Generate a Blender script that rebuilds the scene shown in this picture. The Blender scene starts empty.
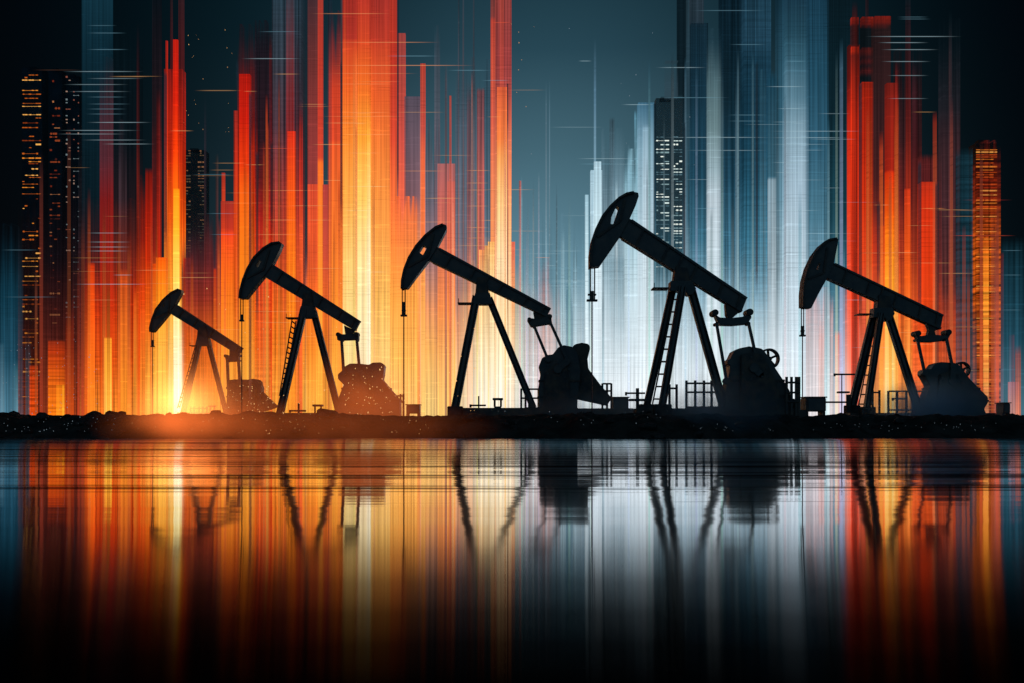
import bpy, bmesh, math, random
from mathutils import Vector, noise as mnoise
from collections import defaultdict
R = random.Random(11)
sc = bpy.context.scene
COL = sc.collection
F = 1024*35.0/36.0          # focal length in pixels
CX, HY, CH = 512.0, 424.0, 0.65   # principal column, horizon row, camera height

def wx(px, D): return (px-CX)/F*D
def wz(py, D): return CH+(HY-py)/F*D
def lin(c):
    o = []
    for v in c:
        v = v/255.0
        o.append(v/12.92 if v <= .04045 else ((v+.055)/1.055)**2.4)
    return tuple(o)

# ------------------------------------------------------------------ naming helpers
def tag(o, label=None, cat=None, group=None, kind=None):
    if label: o['label'] = label
    if cat: o['category'] = cat
    if group: o['group'] = group
    if kind: o['kind'] = kind
    return o
def empty(name, loc):
    o = bpy.data.objects.new(name, None); COL.objects.link(o); o.location = loc
    o.empty_display_size = .3
    return o
def link(name, me, mat, parent=None, loc=None):
    o = bpy.data.objects.new(name, me); COL.objects.link(o)
    if mat is not None and len(me.materials) == 0: me.materials.append(mat)
    if parent is not None: o.parent = parent
    if loc is not None: o.location = loc
    return o

# ------------------------------------------------------------------ materials
def newmat(name):
    m = bpy.data.materials.new(name); m.use_nodes = True
    nt = m.node_tree
    for n in list(nt.nodes): nt.nodes.remove(n)
    out = nt.nodes.new('ShaderNodeOutputMaterial')
    return m, nt, out
def math_n(nt, op, a, b=None, c=None, clamp=False):
    n = nt.nodes.new('ShaderNodeMath'); n.operation = op; n.use_clamp = clamp
    for i, v in enumerate((a, b, c)):
        if v is None: continue
        if isinstance(v, (int, float)): n.inputs[i].default_value = v
        else: nt.links.new(v, n.inputs[i])
    return n.outputs[0]
def maprange(nt, v, a, b, c, d, smooth=False):
    n = nt.nodes.new('ShaderNodeMapRange'); n.clamp = True
    if smooth: n.interpolation_type = 'SMOOTHSTEP'
    nt.links.new(v, n.inputs['Value'])
    for k, x in zip(('From Min', 'From Max', 'To Min', 'To Max'), (a, b, c, d)): n.inputs[k].default_value = x
    return n.outputs['Result']
def surface_mat(name, col, rough=.5, metal=0.0, var=.35, nscale=3.0, bump=.0, bscale=20, spec=.5, col2=None):
    m, nt, out = newmat(name)
    p = nt.nodes.new('ShaderNodeBsdfPrincipled'); nt.links.new(p.outputs[0], out.inputs[0])
    tc = nt.nodes.new('ShaderNodeTexCoord')
    nz = nt.nodes.new('ShaderNodeTexNoise'); nz.inputs['Scale'].default_value = nscale; nz.inputs['Detail'].default_value = 8
    nt.links.new(tc.outputs['Object'], nz.inputs['Vector'])
    mx = nt.nodes.new('ShaderNodeMix'); mx.data_type = 'RGBA'
    c2 = col2 if col2 else tuple(min(1, c*(1+2*var)) for c in col)
    mx.inputs[6].default_value = (*[c*(1-var) for c in col], 1); mx.inputs[7].default_value = (*c2, 1)
    nt.links.new(maprange(nt, nz.outputs[0], .38, .66, 0, 1), mx.inputs[0])
    nt.links.new(mx.outputs[2], p.inputs['Base Color'])
    nt.links.new(maprange(nt, nz.outputs[0], .3, .7, max(.05, rough-.12), min(1, rough+.15)), p.inputs['Roughness'])
    p.inputs['Metallic'].default_value = metal
    p.inputs['Specular IOR Level'].default_value = spec
    if bump:
        n2 = nt.nodes.new('ShaderNodeTexNoise'); n2.inputs['Scale'].default_value = bscale; n2.inputs['Detail'].default_value = 9
        nt.links.new(tc.outputs['Object'], n2.inputs['Vector'])
        b = nt.nodes.new('ShaderNodeBump'); b.inputs['Strength'].default_value = bump; b.inputs['Distance'].default_value = .1
        nt.links.new(n2.outputs[0], b.inputs['Height']); nt.links.new(b.outputs[0], p.inputs['Normal'])
    return m
STEEL = surface_mat('painted_steel', (.085, .105, .120), .5, 0.0, .4, 1.6, .15, 12, .4, (.13, .12, .115))
STEELB = surface_mat('weathered_steel', (.065, .078, .088), .6, 0.0, .45, 2.5, .2, 9, .35, (.13, .095, .075))
CABLE = surface_mat('wire_rope', (.02, .02, .022), .5, .3, .2, 8)
RODM = surface_mat('polished_rod', (.06, .06, .065), .3, .6, .2, 8)
CONC = surface_mat('dark_concrete', (.045, .045, .047), .85, 0, .35, 2, .4, 7, .2)
SOIL = surface_mat('dark_soil', (.020, .018, .016), .8, 0, .5, 1.2, .8, 5, .35, (.05, .044, .038))
ROCK = surface_mat('dark_rock', (.030, .028, .027), .65, 0, .5, 2.2, .8, 6, .45)
TOWERM = surface_mat('dark_facade', (.016, .045, .065), .7, 0, .3, .4, 0, 1, .1)

_nt = TOWERM.node_tree; _o = [n for n in _nt.nodes if n.type == 'OUTPUT_MATERIAL'][0]; _p = [n for n in _nt.nodes if n.type == 'BSDF_PRINCIPLED'][0]
_t = _nt.nodes.new('ShaderNodeBsdfTransparent'); _m = _nt.nodes.new('ShaderNodeMixShader'); _m.inputs[0].default_value = .52     # see-through glazing
_nt.links.new(_t.outputs[0], _m.inputs[1]); _nt.links.new(_p.outputs[0], _m.inputs[2]); _nt.links.new(_m.outputs[0], _o.inputs[0])

def emit_mat(name, rgb, strength=1.0, sampling=False):
    m, nt, out = newmat(name)
    e = nt.nodes.new('ShaderNodeEmission'); e.inputs[0].default_value = (*lin(rgb), 1); e.inputs[1].default_value = strength
    nt.links.new(e.outputs[0], out.inputs[0])
    if not sampling: m.cycles.emission_sampling = 'NONE'
    return m

# ------------------------------------------------------------------ mesh building
class MB:
    def __init__(s): s.bm = bmesh.new()
    def poly(s, pts, y0, y1, hole=None):
        """pts: (x,z) loop; extruded from y0 to y1"""
        bm = s.bm
        def loop(ps):
            vs = [bm.verts.new((x, y0, z)) for x, z in ps]
            return [bm.edges.new((vs[i], vs[(i+1) % len(vs)])) for i in range(len(vs))]
        if hole:
            es = loop(pts)+loop(hole)
            r = bmesh.ops.triangle_fill(bm, use_beauty=True, use_dissolve=False, edges=es)
            fs = [g for g in r['geom'] if isinstance(g, bmesh.types.BMFace)]
        else:
            fs = [bm.faces.new([bm.verts.new((x, y0, z)) for x, z in pts])]
        r = bmesh.ops.extrude_face_region(bm, geom=fs)
        vs = [g for g in r['geom'] if isinstance(g, bmesh.types.BMVert)]
        bmesh.ops.translate(bm, verts=vs, vec=(0, y1-y0, 0))
        return s
    def box(s, lo, hi):
        return s.poly([(lo[0], lo[2]), (hi[0], lo[2]), (hi[0], hi[2]), (lo[0], hi[2])], lo[1], hi[1])
    def bar(s, p, q, w, d):
        """rectangular bar; w measured in the xz-plane across the bar, d along y"""
        p, q = Vector(p), Vector(q); t = (q-p).normalized()
        u = t.cross(Vector((0, 1, 0)))
        if u.length < 1e-4: u = Vector((1, 0, 0))
        u.normalize(); v = t.cross(u).normalized()
        vs = []
        for c in (p, q):
            for a, b in ((-1, -1), (1, -1), (1, 1), (-1, 1)): vs.append(s.bm.verts.new(c+u*a*w/2+v*b*d/2))
        for f in ((3, 2, 1, 0), (4, 5, 6, 7), (0, 1, 5, 4), (1, 2, 6, 5), (2, 3, 7, 6), (3, 0, 4, 7)):
            s.bm.faces.new([vs[i] for i in f])
        return s
    def tube(s, p, q, r, n=8, r2=None):
        p, q = Vector(p), Vector(q); t = (q-p).normalized()
        u = t.cross(Vector((0, 1, 0)))
        if u.length < 1e-3: u = t.cross(Vector((1, 0, 0)))
        u.normalize(); v = t.cross(u)
        A, B = [], []
        for i in range(n):
            a = 2*math.pi*i/n; d = u*math.cos(a)+v*math.sin(a)
            A.append(s.bm.verts.new(p+d*r)); B.append(s.bm.verts.new(q+d*(r2 if r2 is not None else r)))
        for i in range(n): s.bm.faces.new((A[i], A[(i+1) % n], B[(i+1) % n], B[i]))
        s.bm.faces.new(A[::-1]); s.bm.faces.new(B)
        return s
    def ring(s, c, ro, ri, y0, y1, n=28):
        L = []
        for i in range(n):
            a = 2*math.pi*i/n
            L.append([s.bm.verts.new((c[0]+r*math.cos(a), y, c[1]+r*math.sin(a))) for r, y in ((ro, y0), (ro, y1), (ri, y1), (ri, y0))])
        for i in range(n):
            A, B = L[i], L[(i+1) % n]
            for k in range(4): s.bm.faces.new((A[k], A[(k+1) % 4], B[(k+1) % 4], B[k]))
        return s
    def build(s, name, mat, parent=None, loc=None, bevel=0.0):
        bm = s.bm
        bmesh.ops.recalc_face_normals(bm, faces=bm.faces)
        if bevel:
            es = [e for e in bm.edges if len(e.link_faces) == 2 and e.calc_face_angle(0) > .5]
            bmesh.ops.bevel(bm, geom=es, offset=bevel, segments=2, affect='EDGES', clamp_overlap=True)
        me = bpy.data.meshes.new(name); bm.to_mesh(me); bm.free()
        return link(name, me, mat, parent, loc)

# ------------------------------------------------------------------ pump jacks
def make_jack(J):
    D = J['D']; xc, gy = J['base']
    root = empty('pump_jack', (wx(xc, D), D, wz(gy, D)))
    tag(root, J['label'], 'pump jack', 'row of five oil pump jacks on the bank')
    ox, oz = root.location.x, root.location.z
    k = D/F
    def P(p, dy=0.0):
        d = D+dy
        return (wx(p[0], d)-ox, dy, wz(p[1], d)-oz)
    def Q(p): a = P(p); return (a[0], a[2])
    def QL(ps): return [Q(p) for p in ps]
    # horse head: thick cheek plate with the inspection opening, and the curved track plate as its sub-part
    hd = MB().poly(QL(J['head']), -.33, .33, QL(J['hole'])).build('horse_head', STEEL, root, bevel=.02)
    arc = QL(J['head'][:J['arc_n']])
    m = MB()
    for a, b in zip(arc[:-1], arc[1:]):
        dx, dz = b[0]-a[0], b[1]-a[1]; l = math.hypot(dx, dz); nx, nz = dz/l, -dx/l
        e = .10
        m.poly([(a[0]-nx*.01, a[1]-nz*.01), (b[0]-nx*.01, b[1]-nz*.01), (b[0]+nx*e, b[1]+nz*e), (a[0]+nx*e, a[1]+nz*e)], -.47, .47)
    m.build('track_plate', STEELB, hd)
    # frame ribs on the cheeks
    hm = QL(J['head']); n = len(hm)
    c0 = ((J['hole'][0][0]+J['hole'][2][0])/2, (J['hole'][0][1]+J['hole'][2][1])/2)
    cc = Q((c0[0]+5, c0[1]+6))
    MB().bar((cc[0], -.36, cc[1]), (hm[2][0]*.8+cc[0]*.2, -.36, hm[2][1]*.8+cc[1]*.2), .12, .09).build('cheek_rib', STEELB, hd)
    MB().bar((cc[0], -.36, cc[1]), (hm[J['arc_n']-2][0]*.75+cc[0]*.25, -.36, hm[J['arc_n']-2][1]*.75+cc[1]*.25), .12, .09).build('cheek_rib', STEELB, hd)
    # walking beam
    b = QL(J['beam'])
    bm_ = MB().poly(b, -.24, .24).build('walking_beam', STEEL, root, bevel=.015)
    tl, tr, br, bl = [Vector((p[0], 0, p[1])) for p in b]
    up = (tl-bl).normalized()*.06
    MB().bar(tl-up*.6+(tr-tl)*.02, tr-up*.6, .12, .66).build('beam_flange', STEEL, bm_, bevel=.01)
    MB().bar(bl+up*.6+(br-bl)*.02, br+up*.6, .12, .66).build('beam_flange', STEEL, bm_, bevel=.01)
    for t in (.13, .34, .46, .58, .8, .95):
        for dy in (-.29, .29):
            MB().bar((bl+(br-bl)*t)+Vector((0, dy, 0)), (tl+(tr-tl)*t)+Vector((0, dy, 0)), .09, .10).build('beam_stiffener', STEELB, bm_)
    # saddle bearing and apex plate
    x0, y0, x1, y1 = J['saddle']
    a, c = Q((x0, y1)), Q((x1, y0))
    MB().poly([(a[0], a[1]), (c[0], a[1]), (c[0]-.12, c[1]+.25), (a[0]+.1, c[1]+.35)], -.36, .36).build('saddle_bearing', STEELB, root, bevel=.03)
    MB().poly(QL(J['apex']), -.40, .40).build('apex_plate', STEEL, root, bevel=.02)
    # legs of the A-frame
    legs = []
    for (tp, ft, w, dt, df) in J['legs']:
        m = MB(); p, q = Vector(P(tp, dt)), Vector(P(ft, df)); ww = w*k*.92
        m.bar(p, q, ww*.35, .26)
        off = (q-p).normalized().cross(Vector((0, 1, 0))).normalized()*ww*.44
        m.bar(p+off, q+off, ww*.14, .34); m.bar(p-off, q-off, ww*.14, .34)
        # lattice web closing the flanges
        m.bar(p+Vector((0, .06, 0)), q+Vector((0, .06, 0)), ww*.86, .05)
        legs.append(m.build('leg', STEEL, root))
    for (tp, ft, w, dt, df) in J['legs']:
        f = P(ft, df); MB().box((f[0]-.42, f[1]-.35, f[2]-.55), (f[0]+.42, f[1]+.35, f[2]+.04)).build('footing', CONC, root, bevel=.03)
    # ladder
    if J.get('ladder'):
        (a0, a1, dya), (b0, b1, dyb), nr = J['ladder']
        A0, A1, B0, B1 = [Vector(P(*t)) for t in ((a0, dya), (a1, dya), (b0, dyb), (b1, dyb))]
        m = MB(); m.tube(A0, A1, .04, 6); m.tube(B0, B1, .04, 6)
        for i in range(nr):
            t = (i+.6)/nr; m.tube(A0+(A1-A0)*t, B0+(B1-B0)*t, .045, 6)
        m.build('ladder', STEELB, root)
    if J.get('platform'):
        (pa, pb) = J['platform']; A, B = P(pa), P(pb)
        m = MB(); m.box((A[0], -.45, A[2]-.03), (B[0], .45, A[2]+.03))
        m.tube((A[0]+.05, -.42, A[2]), (A[0]+.05, -.42, A[2]+.25), .02, 6)
        m.build('greasing_platform', STEELB, root)
    # tail bearing, equalizer, pitman arms
    MB().poly(QL(J['tail']), -.22, .22).build('tail_bearing', STEELB, root, bevel=.03)
    m = MB().poly(QL(J['equal']), -.3, .3)
    eq = m.build('equalizer', STEEL, root, bevel=.03)
    for c, r in J.get('horns', ()):
        cq = Q(c); MB().tube((cq[0], -.42, cq[1]), (cq[0], .42, cq[1]), r*k, 14).build('end_bearing', STEELB, eq, bevel=.02)
    for i, (p, q) in enumerate(J['pitman']):
        dy = (-.62, -.62)[i]
        m = MB(); A, B = Vector(P(p, dy)), Vector(P(q, dy)); m.bar(A, B, 2.7*k, .13)
        m.tube(B+Vector((0, -.1, 0)), B+Vector((0, .25, 0)), .16, 12)
        m.build('pitman_arm', STEEL, root)
        MB().tube(A+Vector((0, -.05, 0)), A+Vector((0, .5, 0)), .09, 10).build('wrist_pin', STEELB, root)
    # gear reducer with crank weights in front and behind
    body = QL(J['body'])
    MB().poly(body, -.5, .5).build('gear_reducer', STEEL, root, bevel=.025)
    bx = sum(p[0] for p in body)/len(body); bz = sum(p[1] for p in body)/len(body)
    for s in (-1, 1):
        wpts = [(bx+(x-bx)*J.get('wscale', .8)-.1, bz+(z-bz)*J.get('wscale', .8)-.05) for x, z in (QL(J['weight']) if 'weight' in J else body)]
        w = MB().poly(wpts, s*.53, s*.72) if s > 0 else MB().poly(wpts, -.72, -.53)
        wo = w.build('crank_counterweight', STEELB, root, bevel=.04)
        MB().tube((bx, s*.715, bz+.1), (bx, s*.84, bz+.1), .24, 16).build('crank_hub', STEEL, wo, bevel=.02)
        for i in range(7):
            a = i*.9; MB().tube((bx+.62*math.cos(a), s*.715, bz+.1+.55*math.sin(a)), (bx+.62*math.cos(a), s*.76, bz+.1+.55*math.sin(a)), .055, 6).build('weight_bolt', STEEL, wo)
    for i, (p, q) in enumerate(J['pitman']):
        B = Vector(P(q, -.62))
        if i == 1: MB().bar((bx, -.765, bz+.1), (B.x, -.765, B.z), .34, .07).build('crank_arm', STEEL, root, bevel=.02)
    zs = [z for x, z in body]; zt_, zb_ = max(zs), min(zs)
    for t in (.30, .52):
        z = zb_+(zt_-zb_)*t; xs_ = []
        for (xa, za), (xb, zb2) in zip(body, body[1:]+body[:1]):
            if (za-z)*(zb2-z) < 0: xs_.append(xa+(xb-xa)*(z-za)/(zb2-za))
        if len(xs_) >= 2: MB().box((min(xs_)-.05, -.55, z-.06), (max(xs_)+.05, .55, z+.06)).build('casing_flange', STEELB, root, bevel=.015)
    if 'guard' in J:
        MB().poly(QL(J['guard']), -.28, .28).build('belt_guard', STEELB, root, bevel=.04)
    if 'wheel' in J:
        c, r = J['wheel']; cq = Q(c); rr = r*k
        m = MB().ring(cq, rr, rr*.82, -.2, .2)
        for i in range(5):
            a = i*2*math.pi/5+.4; m.bar((cq[0], 0, cq[1]), (cq[0]+rr*.86*math.cos(a), 0, cq[1]+rr*.86*math.sin(a)), .11, .12)
        m.tube((cq[0], -.3, cq[1]), (cq[0], .3, cq[1]), rr*.2, 12)
        m.build('flywheel', STEELB, root)
    if 'motor' in J:
        x0, y0, x1, y1 = J['motor']; a, c = Q((x0, y1)), Q((x1, y0)); zc = (a[1]+c[1])/2; r = (c[1]-a[1])/2
        m = MB().tube((a[0], 0, zc), (c[0], 0, zc), r, 16)
        for i in range(6):
            x = a[0]+(c[0]-a[0])*(i+.5)/6; m.tube((x, 0, zc), (x+.05, 0, zc), r*1.07, 16)
        mo = m.build('motor', STEELB, root)
        MB().box((a[0]+.1, -r, a[1]-.3), (c[0]-.1, r, a[1]+.05)).build('motor_mount', STEEL, mo)
    # skid
    for (x0, y0, x1, y1) in J['skid']:
        a, c = Q((x0, y1)), Q((x1, y0)); MB().box((a[0], -.75, a[1]), (c[0], .75, c[1])).build('skid_base', STEELB, root, bevel=.02)
    # bridle, carrier bar and polished rod
    for px in J['cable_x']:
        A = P((px, J['cable_y'][0]), -.05); B = P((px, J['cable_y'][1]), -.05)
        MB().tube(A, B, .032*J.get('cab', 1), 6).build('bridle_cable', CABLE, root)
    (x0, y0, x1, y1) = J['carrier']; a, c = Q((x0, y1)), Q((x1, y0)); xm = (a[0]+c[0])/2
    m = MB().box((a[0], -.12, a[1]), (c[0], .12, a[1]+.10))
    m.box((xm-.09, -.09, a[1]+.10), (xm+.09, .09, c[1]))
    m.box((a[0]+.06, -.1, a[1]+.30), (c[0]-.06, .1, a[1]+.38))
    m.build('carrier_bar', STEELB, root, bevel=.01)
    MB().tube((xm, 0, a[1]), (xm, 0, -.15), .034*J.get('cab', 1), 8).build('polished_rod', RODM, root)
    return root

JACKS = [
 dict(D=82, base=(203, 416), label='smallest pump jack, farthest away, hazed rusty red by painted dust glow at its foot',
  head=[(151.2,332.3),(151,328.3),(152.9,320.3),(156.9,309.8),(164.2,300.1),(172.2,292.9),(179.5,289.2),(182.7,290.5),(182.2,293.7),(176.2,305),(170.6,313),(162,323.5),(154.5,332.3)], arc_n=7,
  hole=[(164.2,305.2),(166.2,303.8),(165.4,306.6),(163.8,307.6)],
  beam=[(176,304.3),(242.7,348.4),(239,354.9),(170.4,313)], saddle=(198,331,209,340), apex=[(198.5,337),(209,337),(211,346),(196.5,346)],
  legs=[((200,340),(182.5,415),4.6,-.2,-.5),((200.2,340),(183,415),4.6,.2,.5),((208,341),(226.5,415),4.4,0,0)],
  ladder=(((195,347),(177.5,408),-.3),((197,347),(179.6,408),-.3),14), platform=((191,346),(197,346)),
  tail=[(230,349),(238,354),(236,358.5),(230,358.5)], equal=[(225.6,355.5),(229,357.5),(236,357),(239.8,353.6),(239.5,361.5),(227,362)],
  horns=[((226.6,356.2),1.6),((238.8,355.6),1.6)],
  pitman=[((227.4,361),(228.3,388)),((238.5,360.5),(239.9,382))],
  body=[(227.6,416.5),(228.3,400),(229,386),(231,380.2),(236,379.6),(249.7,379.8),(254.7,378.9),(259,380.2),(261.2,384),(263,388),(262.5,396),(262,416.5)],
  guard=[(256,389),(263.4,392.3),(271,400),(277.7,406),(276,408),(264.6,411.5),(256,413)], wheel=((257.5,384.5),5), 
  skid=[(180,412.5,262,417)], cable_x=(151.4,153.2), cable_y=(331,345), carrier=(150.8,340,154.4,347), cab=1.0),
 dict(D=62, base=(310, 416), label='second smallest pump jack, its reducer washed red-brown by painted dust glow',
  head=[(240.3,298.9),(241.2,291.7),(243.8,281.1),(248.4,269.3),(255,258.1),(264.3,248.8),(272.8,243.6),(280.7,242.6),(283,244.2),(280.7,250.8),(273.5,265.3),(266.2,275.8),(257,287),(247.1,299.3)], arc_n=8,
  hole=[(260.6,260.5),(262.6,262),(259.2,268.2),(256.5,266.8)],
  beam=[(272.3,264.3),(360.5,321.4),(355.6,330.8),(264.8,276.6)], saddle=(302.5,298,314.5,307), apex=[(302,306.5),(314.5,306.5),(318,318.5),(299.5,318.5)],
  legs=[((304,309),(279.8,414),7.2,-.25,-.7),((304.2,309),(280.2,414),7.2,.25,.7),((313.5,311),(339,413),6.6,0,0)],
  ladder=(((292.3,318),(279.5,396),-.3),((296,321),(283.5,396),-.3),15), platform=((287,318.4),(300,318.4)),
  tail=[(344.4,325.4),(355,330.6),(351.5,336),(346,336)], equal=[(337,333.6),(341,334.6),(353,334.6),(359,332.5),(359,340),(338,340.6)],
  horns=[((339,335),2.2),((357,334.6),2.2)],
  pitman=[((341.6,340),(343.7,373)),((356.8,340),(359.6,370))],
  body=[(339.3,417),(340.3,396.8),(345,385),(339.4,379.4),(339.2,374.6),(343.3,371.2),(345,367.6),(351,364),(360,364),(370,365.2),(373.4,363.1),(381.7,362.8),(385.2,366),(384.2,375.5),(383,380),(390,388.5),(395.5,394.6),(400.6,401),(400.8,417)], weight=[(346,410),(349,372),(368,370),(378,392),(380,410)],
  skid=[(274,413,342,418)], cable_x=(240.7,243.1), cable_y=(298,320), carrier=(239.6,314.5,244,321.5)),
 dict(D=56, base=(493, 417), label='middle pump jack with tilted pitman arms and long dark belt guard beside orange glow',
  head=[(401.6,289.4),(401.9,280.9),(404.2,270.3),(408.8,258.5),(416.1,246.6),(425.3,236.1),(435.8,227.8),(443.1,224.9),(446.8,226.2),(446.6,230.8),(438.5,246.6),(429.9,260.5),(416.1,278.2),(408.2,289)], arc_n=8,
  hole=[(423.3,246.3),(427.5,248.4),(423.3,256),(419.2,252.8)],
  beam=[(437.5,247.6),(550.7,309.2),(546.5,317),(429.8,261.3)], saddle=(475.5,283.5,489,294.5), apex=[(475.5,293.7),(490,293.7),(493,305),(472.5,305)],
  legs=[((476.5,296),(455.2,407),8.3,-.25,-.7),((476.7,296),(455.5,407),8.3,.25,.7),((489,298),(533.4,408),7.2,0,0)],
  platform=((458,303.8),(474,303.8)),
  tail=[(533,312),(546.5,316),(545,322),(535,322)], equal=[(527,320.6),(530,318.6),(541,319.6),(547,314.8),(550.7,314.3),(551.9,324),(531,327.4)],
  horns=[((529.2,319.9),1.9),((550,317),2.0)],
  pitman=[((534.3,326.5),(548,359.5)),((550.7,323.5),(567.8,361))],
  body=[(538.3,419.5),(538.3,388.4),(540.4,374.5),(538.6,366.9),(541.8,358.5),(547.4,355.5),(552.3,355),(557.8,348),(563.4,345.7),(571.7,347.4),(577,354),(580,372),(577,399.5),(576.6,419.5)],
  weight=[(542,417),(543,372),(558,360),(572,366),(575,400),(575,417)],
  guard=[(568,352),(574.5,344.6),(581.5,343),(588.4,344.3),(590,348),(587.3,359.2),(588.1,369),(599.5,384.2),(611.4,398.2),(606.5,405.8),(576.6,399.3),(570,396)],
  skid=[(448.8,408,577,418.5),(576,408.5,632,418.5)], cable_x=(402.2,405.2), cable_y=(288,316), carrier=(400.6,302,407,316.5)),
 dict(D=50, base=(700, 417), label='largest pump jack, nearest, with ladder between its legs and spoked flywheel',
  head=[(589.1,268.2),(589.1,255.3),(591,242.1),(595.4,228.9),(601.2,217.2),(609.3,207),(618,198.9),(625.4,194.7),(632.7,193.2),(637.4,194.1),(638,197.5),(634.9,207),(629,220.1),(619.5,237.7),(606.4,256.7),(599,267.4)], arc_n=9,
  hole=[(615.9,207),(618.4,209.2),(612.9,225.3),(610,225.3),(610.7,218.7)],
  beam=[(628.5,219),(746,298.6),(740.5,312.5),(619.2,237)], saddle=(672.4,274,689,283.5), apex=[(669.5,282),(690.5,282),(695,290),(691,295.5),(687,296),(684,292),(669,292)],
  legs=[((673.5,284),(647,405),7.2,.45,1.0),((682.5,286),(662.3,405),7.4,-.45,-1.0),((690.5,288),(725,412),8.6,0,0)],
  ladder=(((675,292),(652.5,404),.9),((681,292),(659.6,404),-.9),9), platform=((652,289),(668,289)),
  tail=[(724.6,304),(740.5,311),(731.5,318.5),(728,319),(725.5,316)], equal=[(713,313.6),(718.5,318),(730,318.6),(743,317),(748,312.4),(750.5,318),(746,324.6),(732,326),(718.5,325.6)],
  horns=[((713.8,313.4),3.3),((748.2,312.9),3.5)],
  pitman=[((716.6,324),(726.5,381)),((748.6,323.5),(760,374.5))],
  body=[(722,418),(724.6,384),(727.6,371),(727.8,366),(725.3,364.2),(725.2,361),(728.3,359.4),(731.5,352.2),(738,348.8),(746.8,347),(754,348.2),(759.5,349.4),(763,353),(768,361),(774,370.5),(781,381),(787,391),(788,400),(788,418)],
  weight=[(738,412),(739,353),(752,350),(762,353),(772,372),(780,392),(780,412)], wscale=.92,
  wheel=((768.6,359),10.4), motor=(781,399,797,409),
  skid=[(635,408.5,724,418.5),(722,410,802,418.5)], cable_x=(590.3,594.6), cable_y=(267.5,300), carrier=(586.6,291,597.4,301.5)),
 dict(D=61, base=(890, 417), label='rightmost pump jack, black against red light, reducer sunk in blue mist',
  head=[(801,307.6),(801,294.4),(802.4,281.2),(806.1,268.1),(812,255.6),(819.3,246.1),(826.6,240.2),(834.7,238.8),(836.9,240.2),(832.5,263.7),(825.1,279.8),(817,294.5),(809.8,308.8),(803.2,308.8)], arc_n=8,
  hole=[(817.1,263.6),(818.9,264.4),(817.1,271.2),(814.8,270.4)],
  beam=[(831.5,263),(941.6,315.6),(939,329.5),(825.6,278.2)], saddle=(875,301,890,310), apex=[(872,308.5),(890.5,308.5),(892.5,314),(889,321),(885,321.5),(882.5,318),(871,318)],
  legs=[((875,311),(852,406),7.8,.4,.9),((881,313),(867,407.5),6.2,-.4,-.9),((887.3,312),(919.5,413),7.6,0,0)],
  ladder=(((876,321),(858,408),.7),((879.5,321),(864.5,408),-.7),9), platform=((856.5,314.6),(870,314.6)),
  tail=[(925,322),(939,328.6),(933.6,331),(934.6,336.5),(926.4,336.5),(928,330)], equal=[(914,334.4),(919,336.4),(926,335.4),(936,335.2),(943,336),(948,331.6),(948.5,335),(945.6,340.6),(932,342.4),(918.4,342.2)],
  horns=[((916,333.8),2.8),((946.2,332.8),2.9)],
  pitman=[((917.6,340),(924.6,373)),((946.6,339.5),(952.4,367))],
  body=[(918,417.5),(922,398.8),(927,386),(922.5,378),(920.3,375),(920.8,371),(924,369.4),(928,369.6),(931.5,364.4),(938,362.5),(951.2,363.4),(955.5,365.5),(960,371),(966.5,379.5),(977.6,390.8),(984.2,397.3),(984.2,403),(980.5,409),(984,417.5)],
  weight=[(930,412),(934,372),(946,368),(956,372),(966,390),(970,412)], wheel=((961.3,370),8.2),
  skid=[(846,413,990,418)], cable_x=(801.4,803.6), cable_y=(308,333), carrier=(799.6,326,805.4,336.5)),
]
jack_roots = [make_jack(J) for J in JACKS]

# ------------------------------------------------------------------ things round the pumps
def fence(D, posts, rails, top, bot, label, group='metal guard fences around the pumps', extra=()):
    cx = (posts[0]+posts[-1])/2
    r = empty('guard_fence', (wx(cx, D), D, wz(bot, D))); o = r.location
    tag(r, label, 'fence', group)
    for x in posts:
        MB().box((wx(x, D)-o.x-.058, -.05, -.25), (wx(x, D)-o.x+.058, .05, wz(top, D)-o.z)).build('post', STEELB, r)
    for y in rails:
        z = wz(y, D)-o.z
        MB().tube((wx(posts[0], D)-o.x, -.06, z), (wx(posts[-1], D)-o.x, -.06, z), .05, 6).build('rail', STEELB, r)
    return r
fence(50.9, [686.4,695.2,704,711.5,719], [383.4,392.3,407.3], 380.5, 411, 'dark guard fence of five posts between the legs of the largest pump jack')
fence(49.2, [786.6,791.5,796.2,799], [382.6,392.6,401.5], 376.8, 411, 'narrow guard fence beside the flywheel of the largest pump jack')
fence(56.9, [521.2,525.6,529,538.6], [389.2,398.2], 388.6, 411, 'thin guard fence around the rear leg of the middle pump jack')
fence(56.8, [602.4,607,611.3], [383.8,391], 383.4, 412, 'tall thin guard fence at the belt guard of the middle pump jack')
fence(62, [888.3,897.2,906.4,912.6,923], [391.3,410], 391, 416, 'dark guard fence between the legs of the rightmost pump jack')
fence(62.4, [872.6,879.4], [392.5], 390.2, 416, 'two thin fence posts just behind the ladder of the rightmost pump jack')
fence(51, [669.5,676.6], [388.4], 384.3, 412, 'two thin fence posts right of the ladder of the largest pump jack')
fence(83, [190.5,194,199,203,207], [408.5], 406.5, 416, 'low hazy guard fence between the legs of the smallest pump jack')
fence(62.6, [393.5,400.5,403.5], [396,402], 394, 416, 'faint guard fence at the foot of the middle pump jack rod')

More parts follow.
